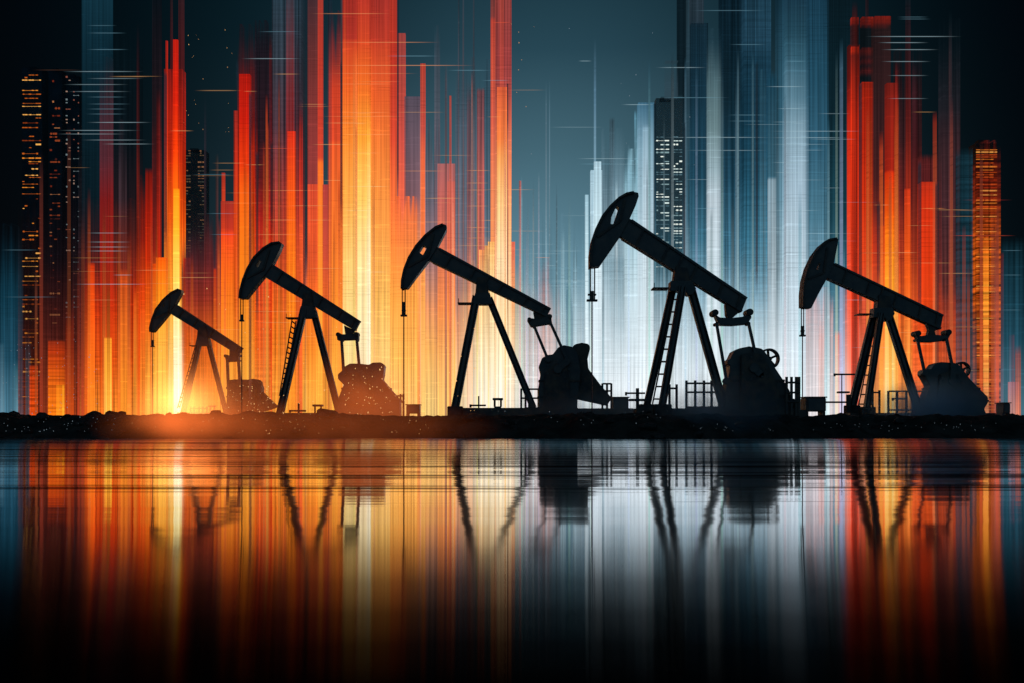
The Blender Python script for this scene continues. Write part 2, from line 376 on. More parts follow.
def valve(D, x, y0, y1, x0, x1, yb, label, w=1.6, table=None):
    """a wellhead pipe with a cross arm"""
    r = empty('wellhead_valve', (wx(x, D), D, wz(y1, D))); o = r.location; k = D/F
    tag(r, label, 'valve', 'wellhead pipework between the pumps')
    m = MB().tube((0, 0, -.2), (0, 0, wz(y0, D)-o.z), w*k/2, 10)
    m.build('riser', STEELB, r)
    z = wz(yb, D)-o.z
    m = MB().tube((wx(x0, D)-o.x, 0, z), (wx(x1, D)-o.x, 0, z), .9*k, 8)
    m.tube((wx(x0, D)-o.x, 0, z-.12), (wx(x0, D)-o.x, 0, z+.06), 1.1*k, 8)
    m.build('cross_arm', STEELB, r)
    if table:
        a, b, y = table; z2 = wz(y, D)-o.z
        MB().box((wx(a, D)-o.x, -.2, z2-.06), (wx(b, D)-o.x, .2, z2+.06)).build('handwheel', STEEL, r, bevel=.02)
    return r
valve(56.5, 478.7, 396, 409, 470.5, 486, 405.4, 'cross-shaped pipe standing on the skid of the middle pump jack', 1.5)
valve(50.6, 637.5, 388.2, 415, 626, 645, 393.2, 'thick cross-armed pipe left of the largest pump jack', 3.4, (629, 647, 400))
valve(63, 298.7, 403, 417, 290, 306, 410.8, 'cross-shaped pipe between the legs of the second smallest pump jack', 2)
valve(61.4, 841.8, 374.2, 417, 834.6, 855, 374.4, 'tall thin pole with cross arms left of the rightmost pump jack', 1.1, (837.5, 849, 392.3))
valve(62, 896.8, 392, 416, 892.5, 905, 398.8, 'tee-shaped pipe inside the fence of the rightmost pump jack', 2.4)
valve(61, 848.5, 394.5, 417, 824, 849, 402.2, 'low pipe running left from the ladder foot of the rightmost pump jack', 5)

def stool(D, x0, x1, y0, y1, label):
    r = empty('pipe_cap', (wx((x0+x1)/2, D), D, wz(y1, D))); o = r.location; w = (wx(x1, D)-wx(x0, D))/2; h = wz(y0, D)-o.z
    tag(r, label, 'pipe cap', 'capped pipes between the pump legs')
    MB().box((-w, -.25, h-.13), (w, .25, h)).build('cap', STEELB, r, bevel=.02)
    MB().box((-w*.7, -.2, 0), (w*.7, .2, .12)).build('flange', STEELB, r, bevel=.02)
    for s in (-1, 1): MB().tube((s*w*.6, 0, .1), (s*w*.6, 0, h-.1), .06, 8).build('stud', STEELB, r)
stool(56.4, 492.6, 503, 398, 408.5, 'two-legged capped pipe on the skid of the middle pump jack')
stool(63, 313, 323, 404.5, 416, 'small capped pipe between the legs of the second smallest pump jack')
stool(83, 209, 215.5, 405.5, 416, 'tiny hazy capped pipe inside the legs of the smallest pump jack')

def cabinet(D, x0, y0, x1, y1, label, legs=True):
    k = D/F; w = (x1-x0)*k/2; h = (y1-y0)*k
    r = empty('control_cabinet', (wx((x0+x1)/2, D), D, wz(y1, D)))
    tag(r, label, 'control cabinet', 'steel control cabinets near the pumps')
    MB().box((-w, -.5, .22*h), (w, .5, h)).build('housing', STEELB, r, bevel=.03)
    MB().box((-w*.8, -.53, .3*h), (w*.8, -.503, .93*h)).build('door', STEEL, r, bevel=.01)
    MB().box((-w-.05, -.55, h), (w+.05, .55, h+.06)).build('roof', STEELB, r, bevel=.01)
    for s in (-1, 1): MB().box((s*w*.85-.07, -.4, -.3), (s*w*.85+.07, .4, .23*h)).build('foot', STEELB, r)
    return r
cabinet(49.8, 803.2, 398, 823, 415.5, 'big black control cabinet right of the largest pump jack')
cabinet(56.2, 612.5, 398, 627.6, 416, 'dark control cabinet at the tip of the middle pump jack belt guard')
cabinet(61.5, 407, 405.3, 420, 416, 'low rusty-looking control cabinet left of the middle pump jack')
cabinet(61.5, 999.6, 403.5, 1006.4, 416, 'small narrow control cabinet right of the rightmost pump jack')

# ------------------------------------------------------------------ glowing light columns
CENTER_LABEL = {}
def col_mat(h, w, stops, alphas, stripe, bands, soft, seed, rag=0):
    m, nt, out = newmat('shaft_light')
    tc = nt.nodes.new('ShaderNodeTexCoord'); sp = nt.nodes.new('ShaderNodeSeparateXYZ'); nt.links.new(tc.outputs['Object'], sp.inputs[0])
    X, Z = sp.outputs[0], sp.outputs[2]
    zn = math_n(nt, 'DIVIDE', Z, h, clamp=True)
    def ramp(pts, alpha=False):
        n = nt.nodes.new('ShaderNodeValToRGB'); cr = n.color_ramp
        pts = sorted(pts, key=lambda p: p[0])[:30]
        while len(cr.elements) < len(pts): cr.elements.new(.5)
        for e, (p, c) in zip(cr.elements, pts):
            e.position = p; e.color = (c, c, c, 1) if alpha else (*lin(c), 1)
        nt.links.new(zn, n.inputs[0]); return n.outputs[0]
    colr = ramp(stops)
    if rag:
        rn = nt.nodes.new('ShaderNodeTexNoise'); rn.noise_dimensions = '1D'; rn.inputs['Scale'].default_value = 1.3; rn.inputs['Detail'].default_value = 4
        nt.links.new(math_n(nt, 'ADD', X, seed*2.2+9), rn.inputs['W'])
        zn = math_n(nt, 'ADD', zn, math_n(nt, 'MULTIPLY', math_n(nt, 'SUBTRACT', rn.outputs[0], .5), rag), clamp=True)
    al = ramp(alphas, True)
    u = math_n(nt, 'ADD', math_n(nt, 'DIVIDE', X, w), .5)
    # fine vertical streaks across the column
    pxm = w and 1.0
    def n1(v, scale, off, detail=3):
        n = nt.nodes.new('ShaderNodeTexNoise'); n.noise_dimensions = '1D'
        n.inputs['Detail'].default_value = detail; n.inputs['Scale'].default_value = scale; n.inputs['Roughness'].default_value = .65
        nt.links.new(math_n(nt, 'ADD', v, off), n.inputs['W']); return n.outputs[0]
    st = n1(X, 2.2, seed*7.3)
    g = maprange(nt, st, .28, .72, 1.20-1.25*stripe, 1.20+1.1*stripe)
    s2 = nt.nodes.new('ShaderNodeTexNoise'); s2.inputs['Scale'].default_value = 1; s2.inputs['Detail'].default_value = 2
    cv2 = nt.nodes.new('ShaderNodeCombineXYZ'); nt.links.new(math_n(nt, 'MULTIPLY', X, 4.2), cv2.inputs[0]); nt.links.new(math_n(nt, 'MULTIPLY', Z, .035), cv2.inputs[2]); cv2.inputs[1].default_value = seed*2.9
    nt.links.new(cv2.outputs[0], s2.inputs['Vector']); st2 = s2.outputs[0]
    g = math_n(nt, 'MULTIPLY', g, maprange(nt, st2, .32, .62, max(.25, 1-2.6*stripe), 1.12))
    sl = n1(Z, 4.3, seed*5.3, 2)
    pm = nt.nodes.new('ShaderNodeTexNoise'); pm.inputs['Scale'].default_value = .16; pm.inputs['Detail'].default_value = 2
    nt.links.new(tc.outputs['Object'], pm.inputs['Vector'])
    dk = math_n(nt, 'MULTIPLY', maprange(nt, sl, .53, .65, 0, .30), maprange(nt, pm.outputs[0], .46, .62, 0, 1))
    g = math_n(nt, 'MULTIPLY', g, math_n(nt, 'SUBTRACT', 1.0, dk))
    if bands:
        bz = n1(Z, 1.7, seed*3.1, 5)
        bm_ = maprange(nt, bz, .36, .64, 1-bands, 1+bands)
        g = math_n(nt, 'MULTIPLY', g, bm_)
    # thin bright horizontal scratches
    n2 = nt.nodes.new('ShaderNodeTexNoise'); n2.inputs['Scale'].default_value = 1; n2.inputs['Detail'].default_value = 2
    cv = nt.nodes.new('ShaderNodeCombineXYZ')
    nt.links.new(math_n(nt, 'MULTIPLY', X, .16), cv.inputs[0]); nt.links.new(math_n(nt, 'MULTIPLY', Z, 2.4), cv.inputs[2]); cv.inputs[1].default_value = seed*1.7
    nt.links.new(cv.outputs[0], n2.inputs['Vector'])
    scr = maprange(nt, n2.outputs[0], .61, .71, 0, .34)
    g = math_n(nt, 'ADD', g, scr)
    vm = nt.nodes.new('ShaderNodeVectorMath'); vm.operation = 'SCALE'
    nt.links.new(colr, vm.inputs[0]); nt.links.new(g, vm.inputs['Scale'])
    em = nt.nodes.new('ShaderNodeEmission'); nt.links.new(vm.outputs[0], em.inputs[0])
    edge = math_n(nt, 'MINIMUM', u, math_n(nt, 'SUBTRACT', 1.0, u))
    if soft > 0: ea = maprange(nt, edge, 0, soft, 0, 1, True)
    else: ea = None
    a = al
    a = math_n(nt, 'MULTIPLY', a, maprange(nt, st, .3, .6, 1-.3*stripe, 1), clamp=True)
    if ea is not None: a = math_n(nt, 'MULTIPLY', a, ea)
    # the ray passes the front and the back of the shaft: each carries half of the opacity
    a = math_n(nt, 'SUBTRACT', 1.0, math_n(nt, 'SQRT', math_n(nt, 'SUBTRACT', 1.0, a, clamp=True)))
    tr = nt.nodes.new('ShaderNodeBsdfTransparent'); mx = nt.nodes.new('ShaderNodeMixShader')
    nt.links.new(a, mx.inputs[0]); nt.links.new(tr.outputs[0], mx.inputs[1]); nt.links.new(em.outputs[0], mx.inputs[2])
    nt.links.new(mx.outputs[0], out.inputs[0])
    m.cycles.emission_sampling = 'NONE'
    return m
GROUNDZ = 1.2
COLS = []
depth = [196.0]
def column(x0, x1, top, stops, a=.92, fade=8, stripe=.27, bands=0, soft=.0, atop=None, abot=None, name='light_shaft', D=None, extra_alpha=None):
    """x0,x1: extent; top: top row; stops: [(row, rgb)]; a: opacity; fade: rows over which the top dissolves"""
    if D is None: depth[0] -= .42; D = depth[0]
    zb = GROUNDZ-.3; over = top < 0
    zt = wz(top if not over else -60, D); h = zt-zb
    w = wx(x1, D)-wx(x0, D)
    f = lambda y: min(1, max(0, (wz(y, D)-zb)/h))
    al = [(f(top), 0.0 if atop is None else atop), (f(top+max(fade, .6)), a)] if not over else [(1, a if atop is None else atop)]
    if extra_alpha: al = [(f(y), v) for y, v in extra_alpha]
    elif abot is not None: al.append((f(415), abot))
    if not over and fade < 2 and not extra_alpha: al = [(0, a), (1, a)] if abot is None else [(f(415), abot), (1, a)]
    def mute(c, y=0):
        if c[0] > c[2]*1.25 and c[0] > 60:
            k_ = .90+.10*min(1, max(0, (y-60)/190)); g_ = .45*c[0]+.45*c[1]+.1*c[2]; c = tuple(min(255, max(2, (g_+(v-g_)*1.16)*k_)) for v in c)
        if c[2] > c[0]*1.15:
            g_ = .3*c[0]+.55*c[1]+.15*c[2]; return tuple(v+(g_-v)*.14 for v in c)
        return c
    st = [(f(y), mute(c, y)) for y, c in stops]  # lower stops pale off: base haze painted into the column emission
    m = col_mat(h, w, st, al, stripe, bands, soft, R.random()*10, .45 if (fade > 12 and not over and not extra_alpha and x1-x0 > 5) else 0)
    d = min(3.0, max(.4, w*.6))
    o = MB().box((-w/2, -d/2, 0), (w/2, d/2, h)).build(name, m)
    o.location = (wx((x0+x1)/2, D), D, zb)
    c = stops[min(len(stops)-1, max(0, len(stops)//2))][1]
    COLS.append((o, (x0+x1)/2, x1-x0, top, c))
    return o

# ------------------------------------------------------------------ towers with lit windows
def tower(x0, x1, top, D, label, cols, y0, y1, step, on, lights, hfrac=.45, body=TOWERM, maxn=98):
    cx = (x0+x1)/2; zb = GROUNDZ-.3; w = wx(x1, D)-wx(x0, D); h = wz(top, D)-zb
    r = empty('lit_tower', (wx(cx, D), D, zb))
    tag(r, label, 'tower', 'dark towers with lit windows')
    d = min(4, w*.7)
    if body is not None:
        MB().box((-w/2, 0, 0), (w/2, d, h)).build('wall', body, r)
        MB().box((-w*.3, d*.2, h), (w*.1, d*.7, h+.5)).build('roof_box', body, r)
    cand = []
    y = y0
    while y < y1:
        for c in cols:
            row = [q for q in c if R.random() < on] or [R.choice(c)]
            cand.append((row, y+R.uniform(-.3, .3)))
        y += step*R.choice((.8, 1, 1, 1.3, 1.6))
    cand = [c for c in cand if R.random() < min(1, on+.25)]
    R.shuffle(cand); cand = cand[:maxn]
    mats = [emit_mat('window_glow', c, s*.62) for c, s in lights]
    for row, y in cand:
        t = step*hfrac*D/F*R.choice((.5, .7, .9, 1.3)); z = wz(y, D)-zb
        m = MB()
        for a, b in row:
            la, lb = wx(a, D)-wx(cx, D), wx(b, D)-wx(cx, D)
            if R.random() < .3: la, lb = la+(lb-la)*.35, lb
            m.box((la, -.14, z-t/2), (lb, -.004, z+t/2))
        m.box((wx(row[0][0], D)-wx(cx, D), -.06, z-.02), (wx(row[-1][1], D)-wx(cx, D), -.002, z+.02))
        m.build('lit_pane', R.choice(mats), r)
AMB = [((255,150,50),1.3),((230,110,35),1.0),((255,180,90),1.5),((190,80,30),.7)]
RED = [((160,60,36),.7),((200,90,50),.7),((220,140,90),.8),((110,50,40),.6)]
tower(22, 42, 68, 199, 'tall black tower with three strips of amber lit windows, far left', [[(22.5,24.5),(25,27.4),(29,31.4),(31.9,34),(36,38),(38.5,41)]], 71, 412, 3.1, .45, AMB, .36)
tower(49, 62, 70, 200, 'black tower with few dim orange windows, second from left', [[(50,52),(52.6,54),(54.6,57),(57.5,60)]], 72, 330, 3.6, .35, RED, .36)
tower(65, 79, 76, 201, 'black tower dotted with tiny pale windows, third from left', [[(66,67.6),(68.4,70.6)],[(73.5,74.6),(78,79)]], 77, 400, 4.0, .5, [((210,170,150),.8),((190,110,90),.7),((160,180,185),.65)], .3)
tower(185, 205, 150, 202, 'dark tower with two strips of dim windows behind the smallest pump jack', [[(186,188),(188.4,190.6)],[(198,199.6),(200,201.4),(202,204)]], 151, 252, 2.9, .62, [((150,120,90),.55),((190,130,90),.65),((110,110,100),.5)], .33)
tower(656, 683, 98, 203, 'dark blue tower with bright white lit windows beside the largest pump jack', [[(656,658),(660.6,664),(664.5,669)],[(673,675),(675.5,678),(679.4,682)]], 137, 268, 3.0, .72, [((220,240,235),1.5),((160,195,200),1.0),((110,150,165),.7),((235,245,235),1.7)], .36)
C = column
# --- left, blue and black
C(-4, 21, 225, [(235,(8,34,48)),(300,(12,58,78)),(360,(28,80,104)),(415,(70,125,150))], .95, 60, .25, soft=.12)
C(0, 4, 342, [(342,(70,120,140)),(415,(150,190,205))], .8, 4)
C(13, 17.5, 358, [(358,(30,95,110)),(415,(110,165,185))], .75, 14)
C(26, 30, 330, [(330,(14,48,60)),(415,(60,100,115))], .6, 30)
C(21, 42, 200, [(200,(40,20,14)),(300,(46,22,18)),(360,(80,34,24)),(415,(120,52,30))], .6, 160, .3, .25)
C(85, 110, -20, [(0,(13,50,66)),(60,(9,40,54)),(110,(7,32,43)),(200,(6,27,36)),(260,(30,26,32)),(340,(80,40,30))], .85, stripe=.12)
C(44, 84, 160, [(150,(8,14,20)),(260,(34,20,24)),(340,(80,34,28)),(415,(150,66,38))], .8, 190, .35, .15)
C(79, 84, 100, [(120,(10,20,28)),(220,(36,34,42)),(300,(66,44,48)),(360,(110,58,48)),(415,(170,90,60))], .6, 80, .4, .35)
C(110, 140, 30, [(40,(6,24,32)),(140,(12,22,30)),(200,(40,24,28)),(260,(110,44,34))], .6, 60, .35)
# --- orange wash, left
C(80, 160, 200, [(230,(70,26,24)),(270,(140,44,28)),(310,(205,66,28)),(360,(235,100,38)),(415,(252,150,62))], .93, 90, .32, .12, soft=.12)
C(50, 64, 341, [(341,(130,48,28)),(352,(170,60,26)),(366,(190,80,30)),(415,(236,128,40))], .92, 1, .1, .3)
C(57, 63.5, 384, [(384,(236,150,50)),(415,(255,178,70))], .9, 2, .08)
C(30.5, 37, 365, [(365,(150,52,24)),(415,(205,80,30))], .85, 2, .1, .45)
C(42, 46, 350, [(350,(70,32,26)),(415,(130,56,36))], .7, 20)
C(66, 73, 300, [(310,(90,36,30)),(350,(160,58,32)),(415,(225,98,44))], .7, 30, .3)
C(101, 112, 58, [(64,(34,36,44)),(110,(84,52,60)),(160,(104,50,58)),(200,(140,34,30)),(250,(160,40,28)),(300,(182,52,30)),(360,(215,84,34)),(415,(240,120,50))], .62, 60, .2)
C(119.5, 126, 120, [(140,(40,36,44)),(200,(70,50,56)),(260,(135,60,50)),(330,(220,84,36)),(415,(252,150,60))], .7, 60, .3)
C(88.5, 94, 262, [(262,(190,60,30)),(320,(238,100,40)),(415,(254,146,58))], .92, 4, .12)
C(84, 87, 285, [(285,(120,40,28)),(415,(235,110,48))], .8, 20)
C(105, 111, 337, [(337,(250,160,62)),(370,(255,180,76)),(415,(255,210,110))], .95, 2, .1)
C(121, 127, 268, [(268,(200,80,40)),(415,(252,160,66))], .75, 10)
C(134, 138, 285, [(285,(210,80,36)),(415,(255,180,80))], .7, 16)
C(137, 139.2, 20, [(20,(24,20,26)),(140,(70,28,28)),(240,(140,44,28)),(300,(230,90,36))], .7, 60)
C(141, 147, 175, [(180,(80,26,24)),(240,(150,40,26)),(300,(225,84,34)),(415,(254,160,70))], .8, 30)
C(146, 152, 168, [(168,(110,28,22)),(215,(160,38,22)),(260,(205,60,28)),(320,(245,120,44)),(415,(255,190,90))], .9, 6)
C(153, 161, -20, [(0,(14,18,26)),(120,(44,24,28)),(200,(110,32,26)),(250,(160,44,26)),(300,(240,120,44)),(415,(255,205,100))], .65, stripe=.3)
C(157, 160, 88, [(90,(70,24,26)),(160,(120,34,28)),(260,(190,50,26))], .7, 20)
C(166, 184, 71, [(71,(120,32,28)),(110,(165,40,28)),(160,(205,58,28)),(220,(240,104,36)),(300,(254,170,70)),(415,(255,226,150))], .95, 1, .2)
C(179, 184, -20, [(0,(52,28,32)),(60,(80,32,34)),(120,(110,36,32)),(180,(170,50,30)),(258,(220,84,34))], .85)
C(170.5, 172.5, -20, [(0,(40,26,30)),(70,(84,30,32))], .7, extra_alpha=[(-60,.7),(68,.7),(73,0)])
C(166, 167.6, 41, [(41,(170,46,38)),(140,(225,70,40)),(260,(250,130,50))], .9, 1)
C(173.5, 178, 40, [(40,(190,42,30)),(100,(205,46,28)),(150,(232,72,28)),(190,(246,110,36)),(260,(255,190,80))], .95, 1, .1)
C(174, 179, 188, [(188,(250,150,42)),(230,(255,178,62)),(280,(255,210,110)),(340,(255,242,190)),(415,(255,255,240))], .97, 2, .06)
C(152, 158, 264, [(264,(225,84,30)),(320,(250,140,50)),(415,(255,205,100))], .92, 1.5)
C(157, 167, 258, [(258,(235,100,30)),(300,(252,150,50)),(415,(255,214,112))], .93, 1.5, .22)
C(184, 207, 232, [(240,(40,34,40)),(280,(90,42,40)),(340,(190,84,44)),(415,(250,150,66))], .93, 34, .2)
C(184, 190, 257, [(257,(185,46,26)),(300,(220,74,30)),(415,(250,150,60))], .9, 2)
C(176, 186, 300, [(310,(255,220,130)),(350,(255,244,200)),(415,(255,255,245))], .85, 60, .1, soft=.4)
# --- between the first and second jack
C(189, 224, 215, [(230,(44,30,36)),(262,(80,36,40)),(300,(140,52,42)),(350,(222,106,44)),(415,(252,160,70))], .93, 60, .26, .1)
C(204.5, 206, 90, [(100,(20,34,44)),(220,(60,40,46)),(300,(150,60,44))], .6, 40)
C(206, 212, 215, [(220,(60,32,36)),(280,(120,44,38)),(350,(225,110,46))], .7, 30)
C(216, 218, 153, [(155,(50,46,44)),(230,(80,44,44)),(300,(190,70,40))], .7, 10)
C(214, 216, 268, [(268,(220,70,34)),(350,(250,140,54))], .8, 2)
C(222, 234.5, 202, [(202,(150,52,44)),(230,(180,60,42)),(234,(226,78,44)),(280,(246,118,44)),(350,(250,154,62)),(415,(255,190,90))], .95, 1, .12)
C(222, 225, 173, [(173,(150,50,38)),(220,(215,80,44)),(300,(250,140,52))], .9, 1)
C(234, 238.5, 111, [(111,(160,52,44)),(160,(196,58,38)),(240,(230,90,42)),(300,(235,110,44)),(415,(252,170,74))], .92, 1)
C(238.5, 240.5, 150, [(150,(50,24,26)),(300,(150,60,30)),(415,(240,150,60))], .85, 40)
C(239, 256, 26, [(34,(30,18,24)),(60,(60,24,28)),(75,(96,28,28)),(140,(130,34,28)),(220,(180,50,32))], .75, 40)
C(240, 250.5, 75, [(75,(176,36,26)),(120,(200,42,26)),(165,(224,70,30)),(195,(244,112,40)),(260,(250,136,46)),(340,(252,160,64)),(415,(255,200,100))], .95, 1, .12)
C(250, 257, 110, [(120,(110,28,26)),(180,(210,60,30)),(240,(240,104,40)),(330,(250,140,52)),(415,(255,190,90))], .9, 30)
# --- behind the second jack
C(256, 272, 22, [(30,(20,20,28)),(90,(40,24,32)),(140,(52,24,32)),(180,(110,32,32)),(220,(180,42,32)),(280,(228,80,42)),(350,(244,112,46)),(415,(252,160,74))], .92, 20, .42, .18)
C(269.5, 272.5, 30, [(40,(50,26,30)),(110,(110,30,32)),(180,(160,36,30)),(240,(214,60,34))], .85, 20)
C(274, 303, -20, [(0,(36,56,70)),(60,(46,52,64)),(130,(70,46,56)),(180,(140,54,50)),(230,(200,74,50)),(290,(238,104,48)),(350,(250,136,54)),(415,(254,180,84))], .92, stripe=.3, bands=.12)
C(274, 282.5, -20, [(0,(48,76,92)),(60,(62,78,92)),(120,(100,76,84)),(200,(150,86,80)),(260,(205,96,66)),(330,(250,140,56))], .8, stripe=.25, bands=.15)
C(286.5, 294, -20, [(0,(86,58,62)),(50,(150,62,60)),(110,(196,58,48)),(145,(224,66,42)),(200,(246,112,42)),(280,(250,142,50)),(415,(255,200,100))], .92, stripe=.16)
C(288, 296, 132, [(132,(240,66,34)),(200,(246,104,38)),(280,(252,140,48))], .85, 1, .2)
C(296, 299, 20, [(20,(30,40,52)),(120,(70,36,42)),(220,(150,54,44)),(290,(220,100,52))], .8, 30)
C(299.5, 302.5, 100, [(110,(120,36,36)),(180,(215,66,50)),(260,(235,104,60))], .85, 30)
C(303, 346, 235, [(250,(140,60,52)),(290,(235,112,56)),(350,(250,150,62)),(415,(254,190,92))], .9, 50, .15, soft=.05)
C(308, 318.5, -20, [(0,(72,48,52)),(60,(110,54,52)),(120,(140,62,58)),(185,(150,66,62)),(240,(200,84,58))], .92, stripe=.1)
C(308, 318, 185, [(185,(222,88,60)),(260,(236,104,58)),(330,(248,130,54)),(415,(253,170,76))], .95, 1, .12)
C(318, 323, -20, [(0,(160,64,54)),(60,(186,68,54)),(110,(200,72,56)),(158,(206,78,56)),(163,(244,122,56)),(260,(250,142,62)),(415,(254,186,86))], .95, stripe=.08)
C(323, 329, 185, [(185,(170,66,62)),(260,(200,84,60)),(330,(240,124,56)),(415,(252,176,80))], .92, 1)
C(329.5, 341.5, 12, [(20,(64,40,50)),(60,(150,60,54)),(90,(214,78,52)),(141,(222,86,54)),(144,(240,104,58)),(240,(246,130,58)),(320,(250,154,66)),(415,(254,196,96))], .94, 30, .14)
C(328, 332, -20, [(0,(20,42,56)),(60,(60,44,56)),(140,(120,56,60)),(230,(190,84,62))], .7)
C(341, 344.5, -20, [(0,(60,50,56)),(80,(60,46,44)),(140,(140,70,54)),(220,(220,110,60)),(300,(250,150,66))], .85, stripe=.1)
# --- the great bright shaft
C(344, 373, -20, [(0,(160,54,46)),(42,(178,62,50)),(44,(206,78,52)),(90,(240,112,56)),(140,(250,146,66)),(200,(252,176,90)),(270,(254,206,130)),(340,(255,220,152)),(415,(255,230,170))], .97, stripe=.12)
C(344, 345.6, -20, [(0,(200,84,56)),(100,(250,140,70)),(200,(254,190,100))], .85, stripe=.05)
C(356, 372, -20, [(0,(196,70,56)),(44,(224,92,56)),(90,(250,132,62)),(140,(254,176,76)),(200,(255,214,122)),(270,(255,230,176)),(340,(255,234,196)),(415,(255,238,206))], .9, stripe=.14, soft=.22)
C(366.4, 371, 96, [(96,(254,160,66)),(140,(255,208,104)),(200,(255,236,168)),(260,(255,248,214)),(415,(255,248,224))], .92, 50, .06, soft=.2)
C(372, 391, -20, [(0,(170,60,52)),(42,(196,72,54)),(46,(214,84,56)),(100,(240,112,60)),(150,(247,138,70)),(220,(250,162,84)),(300,(252,190,106)),(415,(254,216,146))], .95, stripe=.16)
C(374, 378, -20, [(0,(130,56,54)),(60,(180,70,56)),(120,(222,104,60)),(200,(250,170,86))], .5)
C(390, 397, -20, [(0,(176,62,50)),(60,(196,66,50)),(140,(216,84,60)),(220,(242,128,72)),(300,(250,166,86)),(415,(253,208,130))], .95, stripe=.1)
C(398, 405.5, 34, [(34,(150,70,66)),(90,(176,78,68)),(140,(200,88,76)),(200,(220,106,78)),(300,(248,160,86))], .95, 1, .08)
C(405, 421, 98, [(98,(82,70,82)),(150,(104,80,90)),(195,(120,88,94)),(215,(170,104,88)),(300,(248,160,86))], .9, 1, .12)
C(392, 417, 198, [(202,(240,118,72)),(240,(246,138,76)),(300,(250,168,86)),(360,(252,192,106)),(415,(254,218,140))], .93, 14, .16)
C(420.5, 425.5, 64, [(64,(176,72,58)),(130,(190,84,70)),(160,(230,112,74)),(230,(244,132,78)),(300,(250,170,92)),(415,(254,210,130))], .93, 1, .08)
C(425.5, 440, 120, [(140,(66,84,98)),(200,(104,96,108)),(260,(150,112,112)),(310,(226,150,100)),(350,(250,182,102)),(415,(254,214,136))], .9, 40, .2)
C(434.5, 440, 26, [(30,(44,66,80)),(110,(80,82,94)),(160,(120,90,100)),(250,(170,110,106))], .7, 30, .15)
C(438, 455.5, 165, [(165,(168,104,102)),(200,(196,108,98)),(260,(220,124,90)),(310,(246,150,86)),(415,(254,206,126))], .94, 1, .15)
C(447, 455, 182, [(182,(222,108,86)),(240,(236,118,84)),(300,(248,146,82)),(415,(254,204,120))], .94, 1, .1)
C(449.4, 451.4, 96, [(96,(176,82,70)),(140,(180,88,80)),(190,(200,104,90))], .9, 1)
C(445, 447, 60, [(60,(60,74,86)),(130,(110,84,90)),(190,(150,96,96))], .7, 20)
C(455.5, 480, 60, [(70,(44,66,80)),(160,(76,90,106)),(240,(110,104,116)),(290,(170,124,116)),(330,(236,160,112)),(415,(254,216,150))], .85, 50, .25)
C(458, 459.4, -20, [(0,(44,60,72)),(100,(80,80,90)),(220,(180,110,96))], .7)
C(462.6, 464, -20, [(0,(50,62,74)),(100,(90,84,92)),(220,(190,116,100))], .7)
C(467, 471, 82, [(90,(70,62,72)),(150,(134,80,82)),(220,(180,100,92)),(300,(240,150,104))], .75, 20)
C(473, 474.4, -20, [(0,(56,66,78)),(100,(90,90,98)),(220,(150,110,110))], .7)
C(477, 484.5, 88, [(88,(110,70,74)),(140,(150,82,80)),(200,(200,104,90)),(280,(226,122,92)),(340,(252,190,120))], .85, 3, .3)
C(484, 496, 60, [(80,(40,66,82)),(180,(70,92,110)),(235,(96,104,120)),(280,(240,170,110))], .7, 40)
C(490.6, 495.4, -20, [(0,(120,64,60)),(18,(140,68,62)),(20,(186,76,62)),(120,(222,104,78)),(240,(248,158,100)),(415,(255,226,170))], .92, stripe=.08)
C(495.4, 511.5, -20, [(0,(150,72,68)),(60,(160,72,70)),(84,(168,78,74)),(120,(210,108,86)),(180,(244,150,104)),(240,(252,188,134)),(300,(255,216,176)),(415,(255,238,214))], .95, stripe=.18)
C(499.6, 503.8, -20, [(0,(190,84,66)),(84,(216,96,70)),(120,(244,126,76))], .92, stripe=.06)
C(497, 507, 88, [(88,(232,112,74)),(140,(248,142,80)),(158,(252,178,108)),(200,(255,214,150)),(260,(255,230,186)),(415,(255,242,220))], .94, 1, .14)
C(507, 508.4, 84, [(84,(30,40,54)),(120,(60,56,66)),(140,(180,110,96))], .85, 1)
C(479, 485, 250, [(250,(246,160,104)),(290,(254,206,150)),(415,(255,240,214))], .94, 1)
C(484.6, 490, 246, [(246,(250,178,112)),(290,(255,216,160)),(415,(255,240,216))], .94, 1)
C(488, 495, 242, [(242,(252,190,118)),(290,(255,222,168)),(415,(255,242,220))], .94, 1)
C(511.5, 515, 242, [(242,(236,116,86)),(300,(250,160,110)),(415,(255,226,196))], .93, 1)
C(519, 521.3, 181, [(181,(190,112,106)),(240,(206,126,116)),(300,(236,150,130)),(415,(250,216,196))], .9, 1)
# --- whitish haze at the base of the middle columns, painted as a glowing shaft
C(452, 540, 262, [(270,(250,190,120)),(310,(254,214,156)),(360,(255,236,200)),(415,(255,246,226))], .8, 80, .14, soft=.35)
# --- blue centre
C(512, 600, 215, [(230,(84,124,142)),(280,(104,146,164)),(330,(160,184,194)),(415,(226,228,230))], .8, 90, .2, soft=.2)
C(518, 566, 285, [(290,(190,140,132)),(330,(222,172,158)),(415,(246,226,214))], .6, 50, .25, .1, soft=.3)
C(539, 549, 258, [(258,(196,118,112)),(300,(226,150,136)),(360,(240,200,190))], .5, 30, .3, .2)
C(545.6, 546.8, 80, [(90,(76,112,130)),(200,(120,150,166)),(300,(150,184,196))], .7, 30)
C(549, 550, 78, [(90,(70,106,124)),(200,(110,140,156)),(300,(150,184,196))], .6, 30)
C(556, 557.5, 180, [(190,(86,126,146)),(300,(150,188,200))], .7, 30)
C(561, 564.4, 225, [(230,(100,144,162)),(300,(156,194,206)),(415,(220,234,240))], .7, 20)
C(573, 577, 240, [(250,(110,156,174)),(330,(170,202,214)),(415,(226,236,242))], .6, 20)
C(566, 573, 285, [(285,(70,128,150)),(345,(84,140,160)),(415,(190,212,222))], .6, 20)
